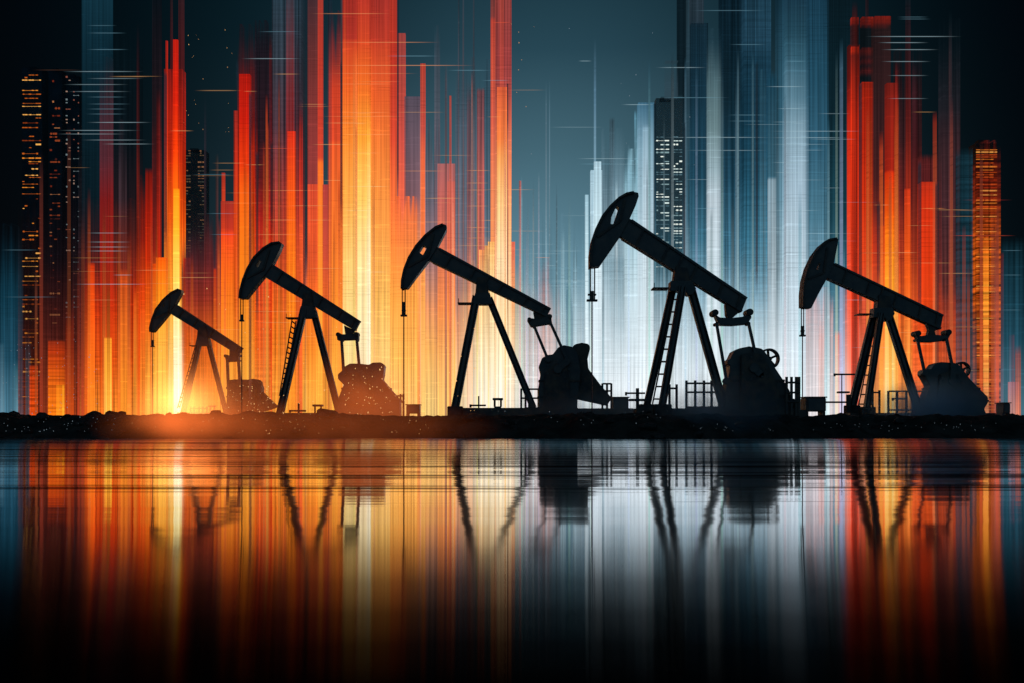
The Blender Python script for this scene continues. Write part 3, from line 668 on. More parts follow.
C(593.4, 596.6, 38, [(40,(58,92,112)),(100,(74,112,136)),(150,(110,150,172))], .75, 50, .05, soft=.3)
C(585, 588.4, 195, [(195,(140,180,196)),(250,(176,206,216)),(415,(226,238,242))], .93, 1, .06)
C(590.4, 602, 171, [(171,(150,186,202)),(230,(180,208,220)),(300,(206,224,232)),(415,(236,244,247))], .95, 1, .08)
C(594, 601, 162, [(162,(160,194,208)),(220,(184,212,222)),(300,(212,228,235))], .95, 1, .08)
C(602, 624, 130, [(150,(84,118,134)),(210,(120,152,168)),(270,(150,182,196)),(330,(196,216,226)),(415,(232,240,244))], .88, 70, .3)
C(609.6, 614.4, 117, [(117,(44,68,80)),(180,(78,110,126)),(230,(110,150,166)),(300,(180,205,215))], .8, 4)
C(615, 617.6, 180, [(180,(150,180,190)),(280,(206,222,228))], .7, 20)
C(610, 626, 255, [(255,(110,150,168)),(325,(104,158,178)),(360,(180,206,216)),(415,(228,238,243))], .6, 6, .4)
C(624, 641, 150, [(176,(114,162,180)),(230,(150,190,204)),(290,(186,212,222)),(415,(232,240,244))], .93, 26, .16)
C(634.4, 637.4, 110, [(110,(74,132,156)),(180,(120,170,188)),(280,(186,212,222))], .85, 6)
C(637.6, 653.6, 104, [(104,(52,98,124)),(118,(74,118,142)),(150,(118,158,178)),(200,(150,182,198)),(260,(184,206,217)),(415,(228,238,242))], .95, 1.5, .12)
C(642.6, 650, 124, [(124,(120,156,176)),(190,(164,190,204)),(260,(196,214,222)),(415,(234,242,245))], .9, 6, .06)
C(653.6, 656, 104, [(104,(14,34,46)),(200,(24,66,88)),(280,(90,140,160)),(415,(200,220,228))], .9, 1)
# --- blue and black behind the largest jack
C(683, 690, -20, [(0,(7,22,30)),(100,(6,20,28)),(200,(20,56,72)),(280,(90,136,156)),(360,(190,212,222))], .95, stripe=.1)
C(677, 683.4, -20, [(0,(7,22,30)),(96,(8,24,32))], .95, stripe=.1, extra_alpha=[(-60,.95),(96,.95),(98,0)])
C(655, 690, 200, [(200,(14,46,60)),(240,(30,80,100)),(290,(90,140,160)),(415,(206,224,232))], .92, 90, .25)
C(665, 677.5, 62, [(62,(34,54,64)),(96,(40,62,74))], .9, 1, .1, extra_alpha=[(61,0),(62,.8),(97,.8),(98.5,0)])
C(686, 690, -20, [(0,(34,58,70)),(100,(34,62,76)),(220,(60,104,124)),(320,(170,200,212))], .8)
C(690, 707, 25, [(25,(14,38,52)),(100,(14,46,64)),(180,(24,72,96)),(240,(54,112,138)),(300,(120,168,190)),(415,(220,233,239))], .95, 1, .22)
C(690, 703, -20, [(0,(40,54,66)),(25,(38,52,64))], .7, extra_alpha=[(-60,.75),(24,.75),(26,0)])
C(707, 722.4, 30, [(40,(30,60,74)),(90,(74,104,112)),(130,(100,130,136)),(170,(146,174,184)),(200,(178,196,206)),(280,(200,216,224)),(415,(234,242,245))], .95, 50, .12)
C(720, 744, -20, [(0,(8,32,46)),(100,(10,36,50)),(180,(24,70,94)),(250,(56,114,142)),(320,(130,178,200)),(415,(222,235,241))], .93, stripe=.3)
C(733, 737.5, 208, [(208,(10,34,46)),(250,(8,32,44)),(320,(14,50,64)),(340,(30,74,90))], .88, extra_alpha=[(206,0),(208,.9),(330,.9),(350,.2),(415,0)])
C(731.5, 733.5, -20, [(0,(6,24,34)),(200,(12,46,62)),(330,(60,110,130))], .8)
C(742, 769, -20, [(0,(24,60,80)),(40,(28,66,88)),(60,(18,54,74)),(110,(14,52,72)),(180,(24,76,100)),(240,(46,112,140)),(300,(96,154,180)),(360,(170,204,218)),(415,(222,234,240))], .94, stripe=.3, bands=.14)
C(747, 758, 60, [(60,(10,38,54)),(140,(12,48,66)),(200,(26,82,108)),(260,(70,134,160))], .75, 1, .2)
C(760, 766, 70, [(80,(50,100,120)),(150,(60,110,134)),(185,(90,140,160)),(260,(130,176,194))], .7, 20)
C(768, 776, 70, [(80,(20,66,88)),(178,(60,110,132)),(180,(146,178,194)),(260,(180,204,216)),(415,(226,236,242))], .9, 10, .2)
C(776, 785, -20, [(0,(18,52,70)),(120,(40,88,110)),(200,(96,144,166)),(300,(166,196,210)),(415,(224,232,240))], .85)
C(784, 806.5, -20, [(0,(20,52,70)),(32,(28,66,84)),(60,(44,88,108)),(100,(78,120,140)),(135,(124,158,176)),(190,(154,182,200)),(260,(176,200,214)),(330,(198,214,225)),(415,(226,231,238))], .95, stripe=.12)
C(786, 794, 30, [(40,(40,80,100)),(120,(110,148,166)),(240,(176,200,214))], .6, 20)
C(806, 827, -20, [(0,(20,60,82)),(80,(28,76,100)),(150,(44,96,122)),(220,(70,124,148)),(280,(116,162,184)),(340,(186,202,214)),(415,(226,228,234))], .94, stripe=.22)
C(826, 849, -20, [(0,(6,24,32)),(120,(8,34,44)),(220,(14,56,70)),(290,(50,104,126)),(350,(130,160,176)),(415,(214,210,214))], .92, stripe=.15)
C(833, 836.4, 112, [(112,(18,58,72)),(200,(34,92,112)),(300,(80,140,160))], .8, 4)
C(808, 831, 288, [(288,(206,150,150)),(330,(226,190,188)),(415,(240,226,224))], .72, 20, .25)
C(819, 824, 320, [(320,(222,140,128)),(415,(246,214,200))], .6, 20)
C(835.5, 841, 330, [(330,(226,130,118)),(415,(244,208,196))], .75, 6)
# --- red shafts behind the rightmost jack
C(844, 858, 280, [(290,(214,104,90)),(340,(226,140,126)),(415,(246,206,190))], .8, 40, .2)
C(848, 858.5, 46, [(46,(84,28,26)),(80,(110,32,28)),(120,(196,52,34)),(180,(220,66,38)),(240,(230,84,54)),(300,(232,98,70)),(360,(238,136,112)),(415,(248,190,164))], .93, 1, .18)
C(851, 858, 18, [(18,(140,40,30)),(24,(120,36,28)),(26,(44,22,24)),(47,(44,22,24)),(48,(186,52,34)),(52,(196,58,36)),(56,(120,40,32)),(80,(180,52,34)),(120,(214,62,36))], .9, 1)
C(852.6, 857, 0, [(2,(30,16,20)),(18,(70,26,24))], .6, 14)
C(861, 872, 18, [(18,(126,38,28)),(25,(110,34,28)),(27,(14,20,24)),(48,(14,20,24)),(49,(90,30,26)),(55,(70,28,26)),(58,(30,20,24)),(62,(80,28,26)),(66,(16,20,24)),(72,(80,28,26)),(76,(14,20,24)),(82,(16,20,24))], .85, 1)
C(861, 872, 83, [(83,(150,42,28)),(92,(168,46,28)),(140,(188,50,28)),(200,(214,64,32)),(260,(226,82,44)),(330,(232,110,80)),(415,(248,190,150))], .93, 1, .22)
C(866, 868, -20, [(0,(40,20,24)),(20,(50,24,26))], .6, extra_alpha=[(-60,.5),(20,.5),(26,0)])
C(873, 889, 18, [(18,(128,38,28)),(25,(100,34,28)),(27,(40,24,24)),(120,(58,28,28)),(180,(72,30,28)),(210,(110,40,30)),(250,(196,64,36)),(330,(238,110,60)),(415,(252,180,110))], .8, 1, .2)
C(879.4, 884.6, 225, [(225,(226,92,40)),(270,(244,124,50)),(340,(250,160,76)),(415,(255,216,140))], .92, 2)
C(885.6, 897, 84, [(84,(112,34,28)),(130,(150,42,30)),(171,(160,44,30)),(173,(218,64,30)),(210,(236,96,34)),(240,(250,136,44)),(300,(252,170,66)),(360,(254,210,130)),(415,(255,236,180))], .94, 1, .14)
C(896, 919, 50, [(60,(30,22,26)),(140,(60,28,30)),(200,(110,40,34)),(250,(180,66,38)),(300,(220,98,46)),(350,(244,130,60)),(415,(252,176,104))], .85, 50, .4, .1)
C(896, 898.4, 60, [(70,(110,36,34)),(160,(190,60,38)),(260,(246,140,60))], .85, 30)
C(906, 910, -20, [(0,(18,28,36)),(60,(60,28,32)),(110,(110,38,36)),(190,(170,58,38)),(280,(232,100,44)),(415,(252,180,100))], .8)
C(913, 917, 60, [(70,(50,26,32)),(150,(70,30,34)),(250,(150,60,44)),(320,(220,100,56))], .7, 30)
C(905, 909.6, 188, [(188,(214,70,40)),(280,(240,110,48)),(415,(252,176,96))], .8, 2)
C(919.6, 935.8, 155, [(155,(84,34,34)),(182,(92,36,36))], .85, extra_alpha=[(154,0),(160,.85),(182,.85),(184,0)])
C(919.6, 935.8, 183, [(183,(176,54,34)),(200,(196,58,32)),(260,(210,66,32)),(300,(216,76,36)),(350,(228,96,46)),(415,(244,140,76))], .95, 1, .12)
C(940.5, 958, 20, [(40,(14,28,36)),(110,(34,32,38)),(150,(64,42,46)),(220,(84,50,54)),(290,(110,58,54)),(350,(170,80,56)),(415,(214,110,70))], .8, 80, .3, .1)
C(949.4, 951, 10, [(20,(26,40,48)),(120,(84,58,60)),(220,(130,70,66)),(300,(190,90,60))], .75, 60)
C(935.8, 941, 140, [(150,(50,32,36)),(250,(90,40,40)),(340,(170,70,44)),(415,(220,110,60))], .75, 20)
C(918, 958, 285, [(290,(190,66,36)),(340,(204,84,44)),(415,(226,120,74))], .55, 40, .35, .3)
tower(975.6, 997, 143, depth[0]-1.0, 'orange tower banded with glowing floors right of the rightmost pump jack', [[(976,979.6),(980,983.4),(984,988),(989.4,993),(993.4,996.6)]], 150, 412, 2.7, .75, [((225,90,32),.95),((250,140,50),1.0),((180,52,26),.8),((255,170,80),1.1)], .34,
      body=surface_mat('red_facade', (.05, .02, .014), .7))
depth[0] -= 1.2
C(975, 997.4, 142, [(142,(90,30,24)),(200,(150,54,28)),(260,(230,112,40)),(330,(226,110,44)),(380,(216,108,64)),(415,(214,118,92))], .5, 20, .3, .8)
C(984, 988, 236, [(236,(236,130,50)),(300,(250,170,70)),(380,(248,180,100)),(415,(240,170,130))], .7, 20, .1, .4)
C(957.6, 971, 148, [(150,(14,46,58)),(220,(16,52,66)),(300,(30,58,72)),(360,(60,66,76)),(415,(80,80,90))], .75, 10, .15, .4)
C(997, 1026, 238, [(245,(8,34,44)),(290,(18,58,74)),(340,(30,80,100)),(415,(76,130,150))], .94, 10, .2, soft=.1)
C(1001.5, 1003, 252, [(252,(100,34,32)),(330,(90,70,84)),(415,(150,140,160))], .7, 4)
C(1010, 1013.6, 334, [(334,(110,66,84)),(382,(150,80,90)),(415,(220,130,110))], .75, 2)
C(1009, 1018, 382, [(382,(186,124,132)),(415,(232,160,140))], .85, 1)
C(1016, 1020, 345, [(345,(120,66,70)),(415,(236,130,90))], .7, 10)
C(970, 976, 300, [(310,(40,40,50)),(415,(90,90,100))], .6, 30)
# --- pale low haze at the foot of the blue columns, painted as one shaft
C(566, 815, 268, [(280,(186,210,222)),(340,(214,228,235)),(415,(236,242,246))], .8, 120, .16, soft=.12)

# --- hair-thin shafts filling the gaps between the broad ones
REG = [(20,84,120,300,(60,34,30),(170,76,44)),(84,160,150,300,(84,32,28),(252,150,62)),(160,260,120,290,(170,54,34),(254,170,76)),(260,345,60,250,(190,66,44),(254,170,76)),
       (345,400,10,200,(240,120,66),(255,220,150)),(400,512,60,260,(170,100,90),(254,214,150)),(512,640,140,290,(96,140,158),(230,240,244)),(640,770,20,240,(24,62,80),(206,226,234)),
       (770,848,20,240,(34,84,106),(222,232,238)),(848,935,30,240,(170,54,36),(252,176,100)),(935,1000,90,280,(90,46,44),(220,110,66))]
for (a, b, t0, t1, c0, c1) in REG:
    for i in range(max(4, int((b-a)/10))):
        x = R.uniform(a, b); w = R.choice((.9, 1.1, 1.4, 2.0)); t = R.uniform(t0, t1)
        f = R.uniform(.55, 1.25)
        cc0 = tuple(min(255, v*f) for v in c0); cc1 = tuple(min(255, v*R.uniform(.85, 1.1)) for v in c1)
        C(x, x+w, t, [(t, cc0), ((t+415)/2, tuple((p+q)/2 for p, q in zip(cc0, cc1))), (415, cc1)], R.uniform(.35, .75), R.uniform(8, 50), .05)
# dark thin gaps
for (x, t, bt) in ((397.2, -60, 200), (306, -60, 280), (249.5, 90, 415), (271, 140, 240), (256.6, 150, 330), (303.6, -60, 330), (340.6, 60, 230), (859.6, 80, 330), (878, 200, 300), (919, 160, 330), (936.3, 180, 400), (683.6, 120, 300), (756, 60, 300), (164.8, 70, 258), (236.6, 60, 110)):
    C(x, x+1.3, max(t, -20) if t > 0 else -20, [(0, (16, 34, 44)), (200, (30, 30, 36)), (415, (80, 50, 44))], .8, 10, .05, extra_alpha=[(t, 0 if t > 0 else .7), (t+6, .75), (bt-30, .7), (bt, 0)])

# ---- labels for the columns
def colour_word(c):
    r, g, b = c; mx = max(c)
    if mx < 45: return 'near-black'
    if b > r*1.15: return 'dark blue' if mx < 95 else ('steel-blue' if mx < 165 else 'pale blue')
    if r > 225 and g > 195: return 'pale yellow' if b < 205 else 'white'
    if r > 215 and g > 140 and b < 140: return 'amber'
    if r > 190 and g > 90: return 'orange' if b < 110 else 'pink'
    if r > 150: return 'red-orange' if b < 80 else 'dusky pink'
    if r > b*1.4: return 'dark red'
    return 'grey'
def zone(x):
    for lim, w in ((84, 'far left of the smallest jack'), (150, 'beside the smallest jack head'), (238, 'behind the smallest jack'), (300, 'behind the second-smallest jack head'), (345, 'behind the second-smallest jack beam'),
                   (400, 'behind the second-smallest jack reducer'), (450, 'behind the middle jack head'), (512, 'behind the middle jack legs'), (585, 'behind the middle jack reducer'),
                   (640, 'behind the largest jack head'), (700, 'behind the largest jack legs'), (800, 'behind the largest jack reducer'), (848, 'behind the rightmost jack head'),
                   (925, 'behind the rightmost jack legs'), (2000, 'behind the rightmost jack reducer')):
        if x < lim: return w
ORD = ['', 'first', 'second', 'third', 'fourth', 'fifth', 'sixth', 'seventh', 'eighth', 'ninth', 'tenth', 'eleventh', 'twelfth']
cls = defaultdict(list)
for o, x, w, top, c in COLS:
    wd = 'hair-thin' if w < 2.6 else 'narrow' if w < 7 else 'broad' if w < 17 else 'very wide'
    hw = 'tallest' if top < 0 else 'tall' if top < 130 else 'mid-height' if top < 240 else 'short'
    cls[(wd, colour_word(c), hw, zone(x))].append((x, o))
for (wd, cw, hw, z), lst in cls.items():
    lst.sort(key=lambda t: t[0])
    for i, (x, o) in enumerate(lst):
        lab = f'{wd} {hw} {cw} light column {z}'
        if len(lst) > 1: lab = f'{ORD[i+1]} {lab}'
        tag(o, lab, 'light column', 'glowing columns of light behind the pumps', 'thing')

# ------------------------------------------------------------------ horizontal light streaks
def streak_mat(rgb, w, a, key={}):
    m, nt, out = newmat('streak_light')
    tc = nt.nodes.new('ShaderNodeTexCoord'); sp = nt.nodes.new('ShaderNodeSeparateXYZ'); nt.links.new(tc.outputs['Object'], sp.inputs[0])
    u = math_n(nt, 'ABSOLUTE', math_n(nt, 'DIVIDE', sp.outputs[0], w/2))
    al = math_n(nt, 'MULTIPLY', maprange(nt, u, .25, 1, 1, 0, True), a)
    e = nt.nodes.new('ShaderNodeEmission'); e.inputs[0].default_value = (*lin(rgb), 1)
    tr = nt.nodes.new('ShaderNodeBsdfTransparent'); mx = nt.nodes.new('ShaderNodeMixShader')
    nt.links.new(al, mx.inputs[0]); nt.links.new(tr.outputs[0], mx.inputs[1]); nt.links.new(e.outputs[0], mx.inputs[2]); nt.links.new(mx.outputs[0], out.inputs[0])
    m.cycles.emission_sampling = 'NONE'
    return m
STREAKS = []
def streak(x0, x1, y, rgb, a=.6, th=.9):
    D = 104+R.random()*6; w = wx(x1, D)-wx(x0, D); t = th*.6*D/F
    o = MB().box((-w/2, -t/2, -t/2), (w/2, t/2, t/2)).build('light_streak', streak_mat(rgb, w, a*.34))
    o.location = (wx((x0+x1)/2, D), D, wz(y, D))
    STREAKS.append((o, (x0+x1)/2, y, rgb))
W_, B_, O_, Rr = (170,200,210), (120,170,190), (255,170,110), (235,90,60)
for s in [(61,145,71.5,W_,.55),(85,145,78.5,W_,.4),(62,130,84.5,W_,.45),(66,132,91.5,W_,.5),(85,128,33,B_,.4),(85,130,49.5,B_,.5),(85,118,25.5,B_,.3),(85,128,97,B_,.4),(85,132,104,B_,.4),(85,128,109,B_,.4),
          (85,128,114,B_,.4),(85,153,122.4,W_,.7),(57,142,130.4,W_,.6),(55,128,134,W_,.45),(80,148,140,W_,.5),(100,156,144,W_,.6),(85,130,233,W_,.5),(85,132,242,W_,.6),(85,132,247,W_,.6),(85,130,251,W_,.6),
          (72,150,284.2,W_,.75),(112,134,275,W_,.6),(85,132,262,W_,.35),(85,120,300,O_,.4),(30,84,70,(120,80,60),.3),(0,60,297,B_,.35),(0,40,250,B_,.35),
          (240,303,58.6,W_,.6),(256,303,31.6,B_,.35),(308,394,13.6,O_,.55),(332,442,42.3,O_,.6),(384,441,56,B_,.6),(328,478,65.4,O_,.7),(445,494,70.3,B_,.5),(480,512,80.4,B_,.5),(490,512,22.5,Rr,.7),(326,420,73.5,O_,.45),
          (330,400,84,O_,.4),(336,394,112.5,O_,.5),(318,410,116.4,O_,.45),(338,396,134.5,O_,.5),(344,384,153,O_,.6),(344,392,186.5,(255,220,150),.7),(343,376,210.5,(255,230,160),.8),(344,390,272,(255,240,190),.6),
          (256,330,190.5,O_,.5),(256,302,148.4,Rr,.6),(256,300,206,Rr,.6),(262,300,220,O_,.6),(250,300,234.5,O_,.5),(238,310,311.5,O_,.5),(190,236,174.5,B_,.35),(204,240,213.5,B_,.35),(208,240,234.5,B_,.35),
          (392,450,171,O_,.5),(390,470,222,O_,.45),(464,492,170.5,O_,.6),(464,490,183,O_,.55),(464,490,190,O_,.5),(464,490,206,O_,.5),(464,490,227.5,O_,.6),(464,490,238,O_,.5),
          (574,637,158.6,W_,.6),(576,622,164,B_,.5),(545,586,251,W_,.5),(534,552,257.5,O_,.5),(534,590,268,B_,.4),(620,656,104.6,W_,.7),(654,708,67.5,W_,.6),(653,732,97.6,B_,.5),(690,768,10.5,B_,.4),
          (660,774,137.4,W_,.7),(683,770,150.4,W_,.5),(683,722,179.5,W_,.4),(690,722,208.5,B_,.5),(768,864,131.2,W_,.65),(768,850,137.6,W_,.7),(764,808,86.6,W_,.65),(784,808,61.2,B_,.5),(776,806,108.6,W_,.6),(770,806,122,W_,.4),
          (768,836,144.3,W_,.4),(770,808,162.5,W_,.5),(772,810,172.5,W_,.55),(768,824,210.5,W_,.5),(770,800,228,W_,.4),(768,858,233.5,W_,.5),(768,862,241,W_,.4),(726,768,115,B_,.45),(726,768,121,B_,.4),(728,768,44.5,B_,.4),
          (864,963,36.5,W_,.65),(876,930,42.6,W_,.6),(880,940,49.6,W_,.6),(880,932,61.5,W_,.6),(886,930,75.5,W_,.45),(886,930,98.5,W_,.45),(896,930,17,B_,.3),(896,932,19,B_,.3),
          (918,948,208.4,(255,160,90),.8),(947,1017,235.6,Rr,.75),(960,1014,200,(150,50,44),.6),(884,920,252.6,O_,.8),(872,892,205,O_,.6),(856,896,253,O_,.4),(836,870,300,W_,.4),(560,640,309,W_,.4),(556,640,338,W_,.35),
          (640,700,327,W_,.35),(1000,1024,250.5,B_,.4),(1000,1024,275,B_,.4),(998,1024,310,B_,.35)]:
    streak(*s)
for i in range(115):
    x = R.uniform(60, 960); y = R.uniform(60, 395); l = R.uniform(12, 60)
    warm = x < 512 or 848 < x < 1000
    streak(x, x+l, y, (255, 190, 120) if warm else W_, R.uniform(.2, .55), R.choice((.6, .8, 1.0)))
scl = defaultdict(list)
for o, x, y, c in STREAKS:
    cw = 'orange' if c[0] > 225 else 'pale'
    if c[0] < 130: cw = 'bluish'
    hw = 'above the jack heads' if y < 190 else 'at beam height' if y < 320 else 'near the ground'
    z = zone(x).replace('behind ', 'by ')
    scl[(cw, hw, z)].append((y, x, o))
for (cw, hw, z), lst in scl.items():
    lst.sort(key=lambda t: (t[0], t[1]))
    for i, (y, x, o) in enumerate(lst):
        lab = f'{cw} thin flat light streak {hw} {z}'
        if len(lst) > 1:
            lab = (f'{ORD[i+1]} {cw} thin streak from top, {hw} {z}' if i+1 < len(ORD) else f'{cw} thin streak low in the stack {hw} {z}')
        tag(o, lab, 'light streak', 'thin horizontal streaks of light', 'thing')

# ------------------------------------------------------------------ land, water
def smooth(a, b, x):
    t = min(1, max(0, (x-a)/(b-a))); return t*t*(3-2*t)
def land_z(x, y):
    crest = 1.02+.16*mnoise.noise((x*.12, 3.1, 0))
    edge = 44.3+2.2*mnoise.noise((x*.09, 0, 9.0))+1.5*mnoise.noise((x*.35, 2.0, 1.0))+.6*mnoise.noise((x*1.1, 2.0, 5.0))
    t = smooth(edge-1.5, edge+3.4, y)
    plain = CH+(HY-416.6)/F*min(y, 86)
    z = -.5+(crest+.5)*t
    if y > edge+3.4: z = z+(plain-crest)*smooth(edge+3.4, edge+9, y)
    amp = (.22*t+.02)*(1-.75*smooth(47, 60, y))
    z += amp*(mnoise.noise((x*.9, y*.9, 0))+.55*mnoise.noise((x*2.3, y*2.3, 4))+.3*mnoise.noise((x*5, y*5, 7)))
    return z
ys = [39+i*.17 for i in range(65)]+[50+i for i in range(40)]+[95, 110, 140, 200, 300, 600, 1500, 4000]
xs = [-3000, -1200, -500, -200, -120, -80, -60]+[-46+i*.2 for i in range(461)]+[60, 80, 120, 200, 500, 1200, 3000]
verts = [(x, y, land_z(x, y)) for y in ys for x in xs]
n = len(xs)
faces = [(j*n+i, j*n+i+1, (j+1)*n+i+1, (j+1)*n+i) for j in range(len(ys)-1) for i in range(n-1)]
me = bpy.data.meshes.new('land'); me.from_pydata(verts, [], faces); me.update()
for p in me.polygons: p.use_smooth = True
tag(link('land', me, SOIL), 'dark rubble bank running across behind the water', kind='structure')

def water_mat():
    m, nt, out = newmat('still_water')
    geo = nt.nodes.new('ShaderNodeNewGeometry')
    sp = nt.nodes.new('ShaderNodeSeparateXYZ'); nt.links.new(geo.outputs['Position'], sp.inputs[0])
    def nz(sx, sy, scale, det):
        mp = nt.nodes.new('ShaderNodeMapping'); nt.links.new(geo.outputs['Position'], mp.inputs[0]); mp.inputs['Scale'].default_value = (sx, sy, 1)
        n = nt.nodes.new('ShaderNodeTexNoise'); n.inputs['Scale'].default_value = scale; n.inputs['Detail'].default_value = det; n.inputs['Roughness'].default_value = .6
        nt.links.new(mp.outputs[0], n.inputs['Vector']); return n.outputs[0]
    far = maprange(nt, sp.outputs[1], 5.0, 11.0, .12, 1, True)     # the breeze only ruffles the water away from the near shore
    h = math_n(nt, 'ADD', math_n(nt, 'MULTIPLY', nz(.05, 1, 1.5, 3), .0035), math_n(nt, 'MULTIPLY', nz(.012, .30, 1, 3), .022))
    h = math_n(nt, 'MULTIPLY', h, far)
    b = nt.nodes.new('ShaderNodeBump'); b.inputs['Strength'].default_value = 1.0; b.inputs['Distance'].default_value = 1.0
    nt.links.new(h, b.inputs['Height'])
    gl = nt.nodes.new('ShaderNodeBsdfAnisotropic'); gl.inputs['Color'].default_value = (.97, .97, 1, 1)
    gl.inputs['Anisotropy'].default_value = WANI; gl.inputs['Rotation'].default_value = WROT
    nt.links.new(math_n(nt, 'ADD', maprange(nt, sp.outputs[1], 3.0, 6.4, .05, .015, True), maprange(nt, sp.outputs[1], 14, 34, 0, .04, True)), gl.inputs['Roughness'])
    tv = nt.nodes.new('ShaderNodeCombineXYZ'); tv.inputs[0].default_value = 1.0
    nt.links.new(tv.outputs[0], gl.inputs['Tangent']); nt.links.new(b.outputs[0], gl.inputs['Normal'])
    df = nt.nodes.new('ShaderNodeBsdfDiffuse'); df.inputs[0].default_value = (.0012, .0024, .0034, 1)
    dt = nt.nodes.new('ShaderNodeVectorMath'); dt.operation = 'DOT_PRODUCT'
    nt.links.new(geo.outputs['Normal'], dt.inputs[0]); nt.links.new(geo.outputs['Incoming'], dt.inputs[1])
    r = nt.nodes.new('ShaderNodeValToRGB'); cr = r.color_ramp
    st = [(0, 1), (.03, .96), (.07, .90), (.10, .68), (.125, .39), (.155, .15), (.185, .048), (.215, .015), (.25, .003)]  # reflectance cut steeply so the near water carries a vignette-like darkening
    while len(cr.elements) < len(st): cr.elements.new(.5)
    for e, (p, c) in zip(cr.elements, st): e.position = p; e.color = (c, c, c, 1)
    nt.links.new(dt.outputs['Value'], r.inputs[0])
    mx = nt.nodes.new('ShaderNodeMixShader'); # ruffled lanes lie across the calm water and throw back less light
    lane = math_n(nt, 'MAXIMUM', maprange(nt, nz(.035, .62, 1, 4), .54, .61, 0, .8), maprange(nt, nz(.09, 1.3, 1, 3), .58, .64, 0, .7)); lane = math_n(nt, 'MULTIPLY', lane, maprange(nt, sp.outputs[1], 7.6, 9.0, 0, 1, True))
    rf = math_n(nt, 'MULTIPLY', r.outputs[0], math_n(nt, 'SUBTRACT', 1.0, lane))
    nt.links.new(rf, mx.inputs[0]); nt.links.new(df.outputs[0], mx.inputs[1]); nt.links.new(gl.outputs[0], mx.inputs[2])
    nt.links.new(mx.outputs[0], out.inputs[0])
    return m
WANI, WROT = .94, .0
wm = bpy.data.meshes.new('water')
wm.from_pydata([(-3000, -200, 0), (3000, -200, 0), (3000, 52, 0), (-3000, 52, 0)], [], [(0, 1, 2, 3)])
tag(link('water', wm, water_mat()), 'still dark water mirroring the glowing columns', kind='structure')

# rocks on the bank
def rock_mesh(seed):
    bm = bmesh.new(); bmesh.ops.create_icosphere(bm, subdivisions=3, radius=1)
    for v in bm.verts:
        q = v.co.copy(); v.co *= 1+.35*mnoise.noise(q*1.3+Vector((seed*9, 0, 0)))+.16*mnoise.noise(q*3.1+Vector((0, seed*5, 0)))
        v.co.z *= .62
    me = bpy.data.meshes.new('rock'); bm.to_mesh(me); bm.free(); me.materials.append(ROCK); return me
rms = [rock_mesh(i+1) for i in range(6)]
nrk = defaultdict(int)
for i in range(120):
    y = R.choice((R.uniform(43, 46), R.uniform(46, 49.5)))
    px = R.uniform(-10, 1034) if i > 40 else R.uniform(0, 130)
    x = wx(px, y); s = R.uniform(.10, .26) if R.random() < .85 else R.uniform(.26, .42)
    o = link('rock', R.choice(rms), None, loc=(x, y, land_z(x, y)+s*.15)); o.scale = (s*R.uniform(.9, 1.5), s, s); o.rotation_euler = (R.uniform(-.3, .3), R.uniform(-.3, .3), R.uniform(0, 6.28))
    z = zone(px).replace('behind ', 'below ').replace('beside ', 'below ')
    low = 'at the waterline' if y < 46 else 'on the bank crest'
    tag(o, f'dark lumpy rock {low} {z}', 'rock', 'dark rocks strewn along the shore')

# ------------------------------------------------------------------ painted ground glow, sparks and glints, glowing dust haze, mist
D0 = 79
bm = bmesh.new(); bmesh.ops.create_icosphere(bm, subdivisions=3, radius=1)
me = bpy.data.meshes.new('ground_glow'); bm.to_mesh(me); bm.free()
m, nt, out = newmat('painted_glow')
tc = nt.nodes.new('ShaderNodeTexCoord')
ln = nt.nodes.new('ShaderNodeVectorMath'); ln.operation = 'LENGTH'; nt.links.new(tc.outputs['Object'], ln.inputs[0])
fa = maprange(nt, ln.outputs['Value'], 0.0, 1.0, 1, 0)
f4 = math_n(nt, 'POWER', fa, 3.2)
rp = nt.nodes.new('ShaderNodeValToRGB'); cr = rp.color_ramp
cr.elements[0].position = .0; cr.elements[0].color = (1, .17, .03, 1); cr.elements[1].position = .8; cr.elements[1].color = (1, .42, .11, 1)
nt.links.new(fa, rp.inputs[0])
e = nt.nodes.new('ShaderNodeEmission'); nt.links.new(rp.outputs[0], e.inputs[0]); nt.links.new(math_n(nt, 'MULTIPLY', f4, 1.5), e.inputs[1])  # blazing ground glow painted as soft volume emission, without a flame
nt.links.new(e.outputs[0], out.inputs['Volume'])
fl = link('ground_glow', me, m, loc=(wx(184, D0), D0, wz(413, D0))); fl.scale = (6.0, 4.0, 5.4)
tag(fl, 'painted white-hot glow on the ground at the foot of the smallest pump jack', 'painted glow')

def specks(name, mat, pts, label):
    bm = bmesh.new()
    for (x, y, z, s, l) in pts:
        vs = [bm.verts.new((x+a*s, y+b*s, z+c*s*l)) for a, b, c in ((1,0,0),(-1,0,0),(0,1,0),(0,-1,0),(0,0,1),(0,0,-1))]
        for f in ((0,2,4),(2,1,4),(1,3,4),(3,0,4),(2,0,5),(1,2,5),(3,1,5),(0,3,5)): bm.faces.new([vs[i] for i in f])
    me = bpy.data.meshes.new(name); bm.to_mesh(me); bm.free()
    tag(link(name, me, mat), label, kind='stuff')
pts = []
def scat(n, x0, x1, y0, y1, d0, d1, s0=.35, s1=.9):
    for i in range(n):
        D = R.uniform(d0, d1); px = R.uniform(x0, x1); py = R.uniform(y0, y1)
        pts.append((wx(px, D), D, max(wz(py, D), .2), R.uniform(s0, s1)*D/F*.7, R.choice((1, 1, 1, 1.8))))
scat(60, 340, 402, 366, 415, 48, 60); scat(40, 228, 276, 384, 415, 55, 78); scat(50, 200, 420, 395, 420, 46, 60); scat(18, 445, 475, 310, 412, 50, 55)
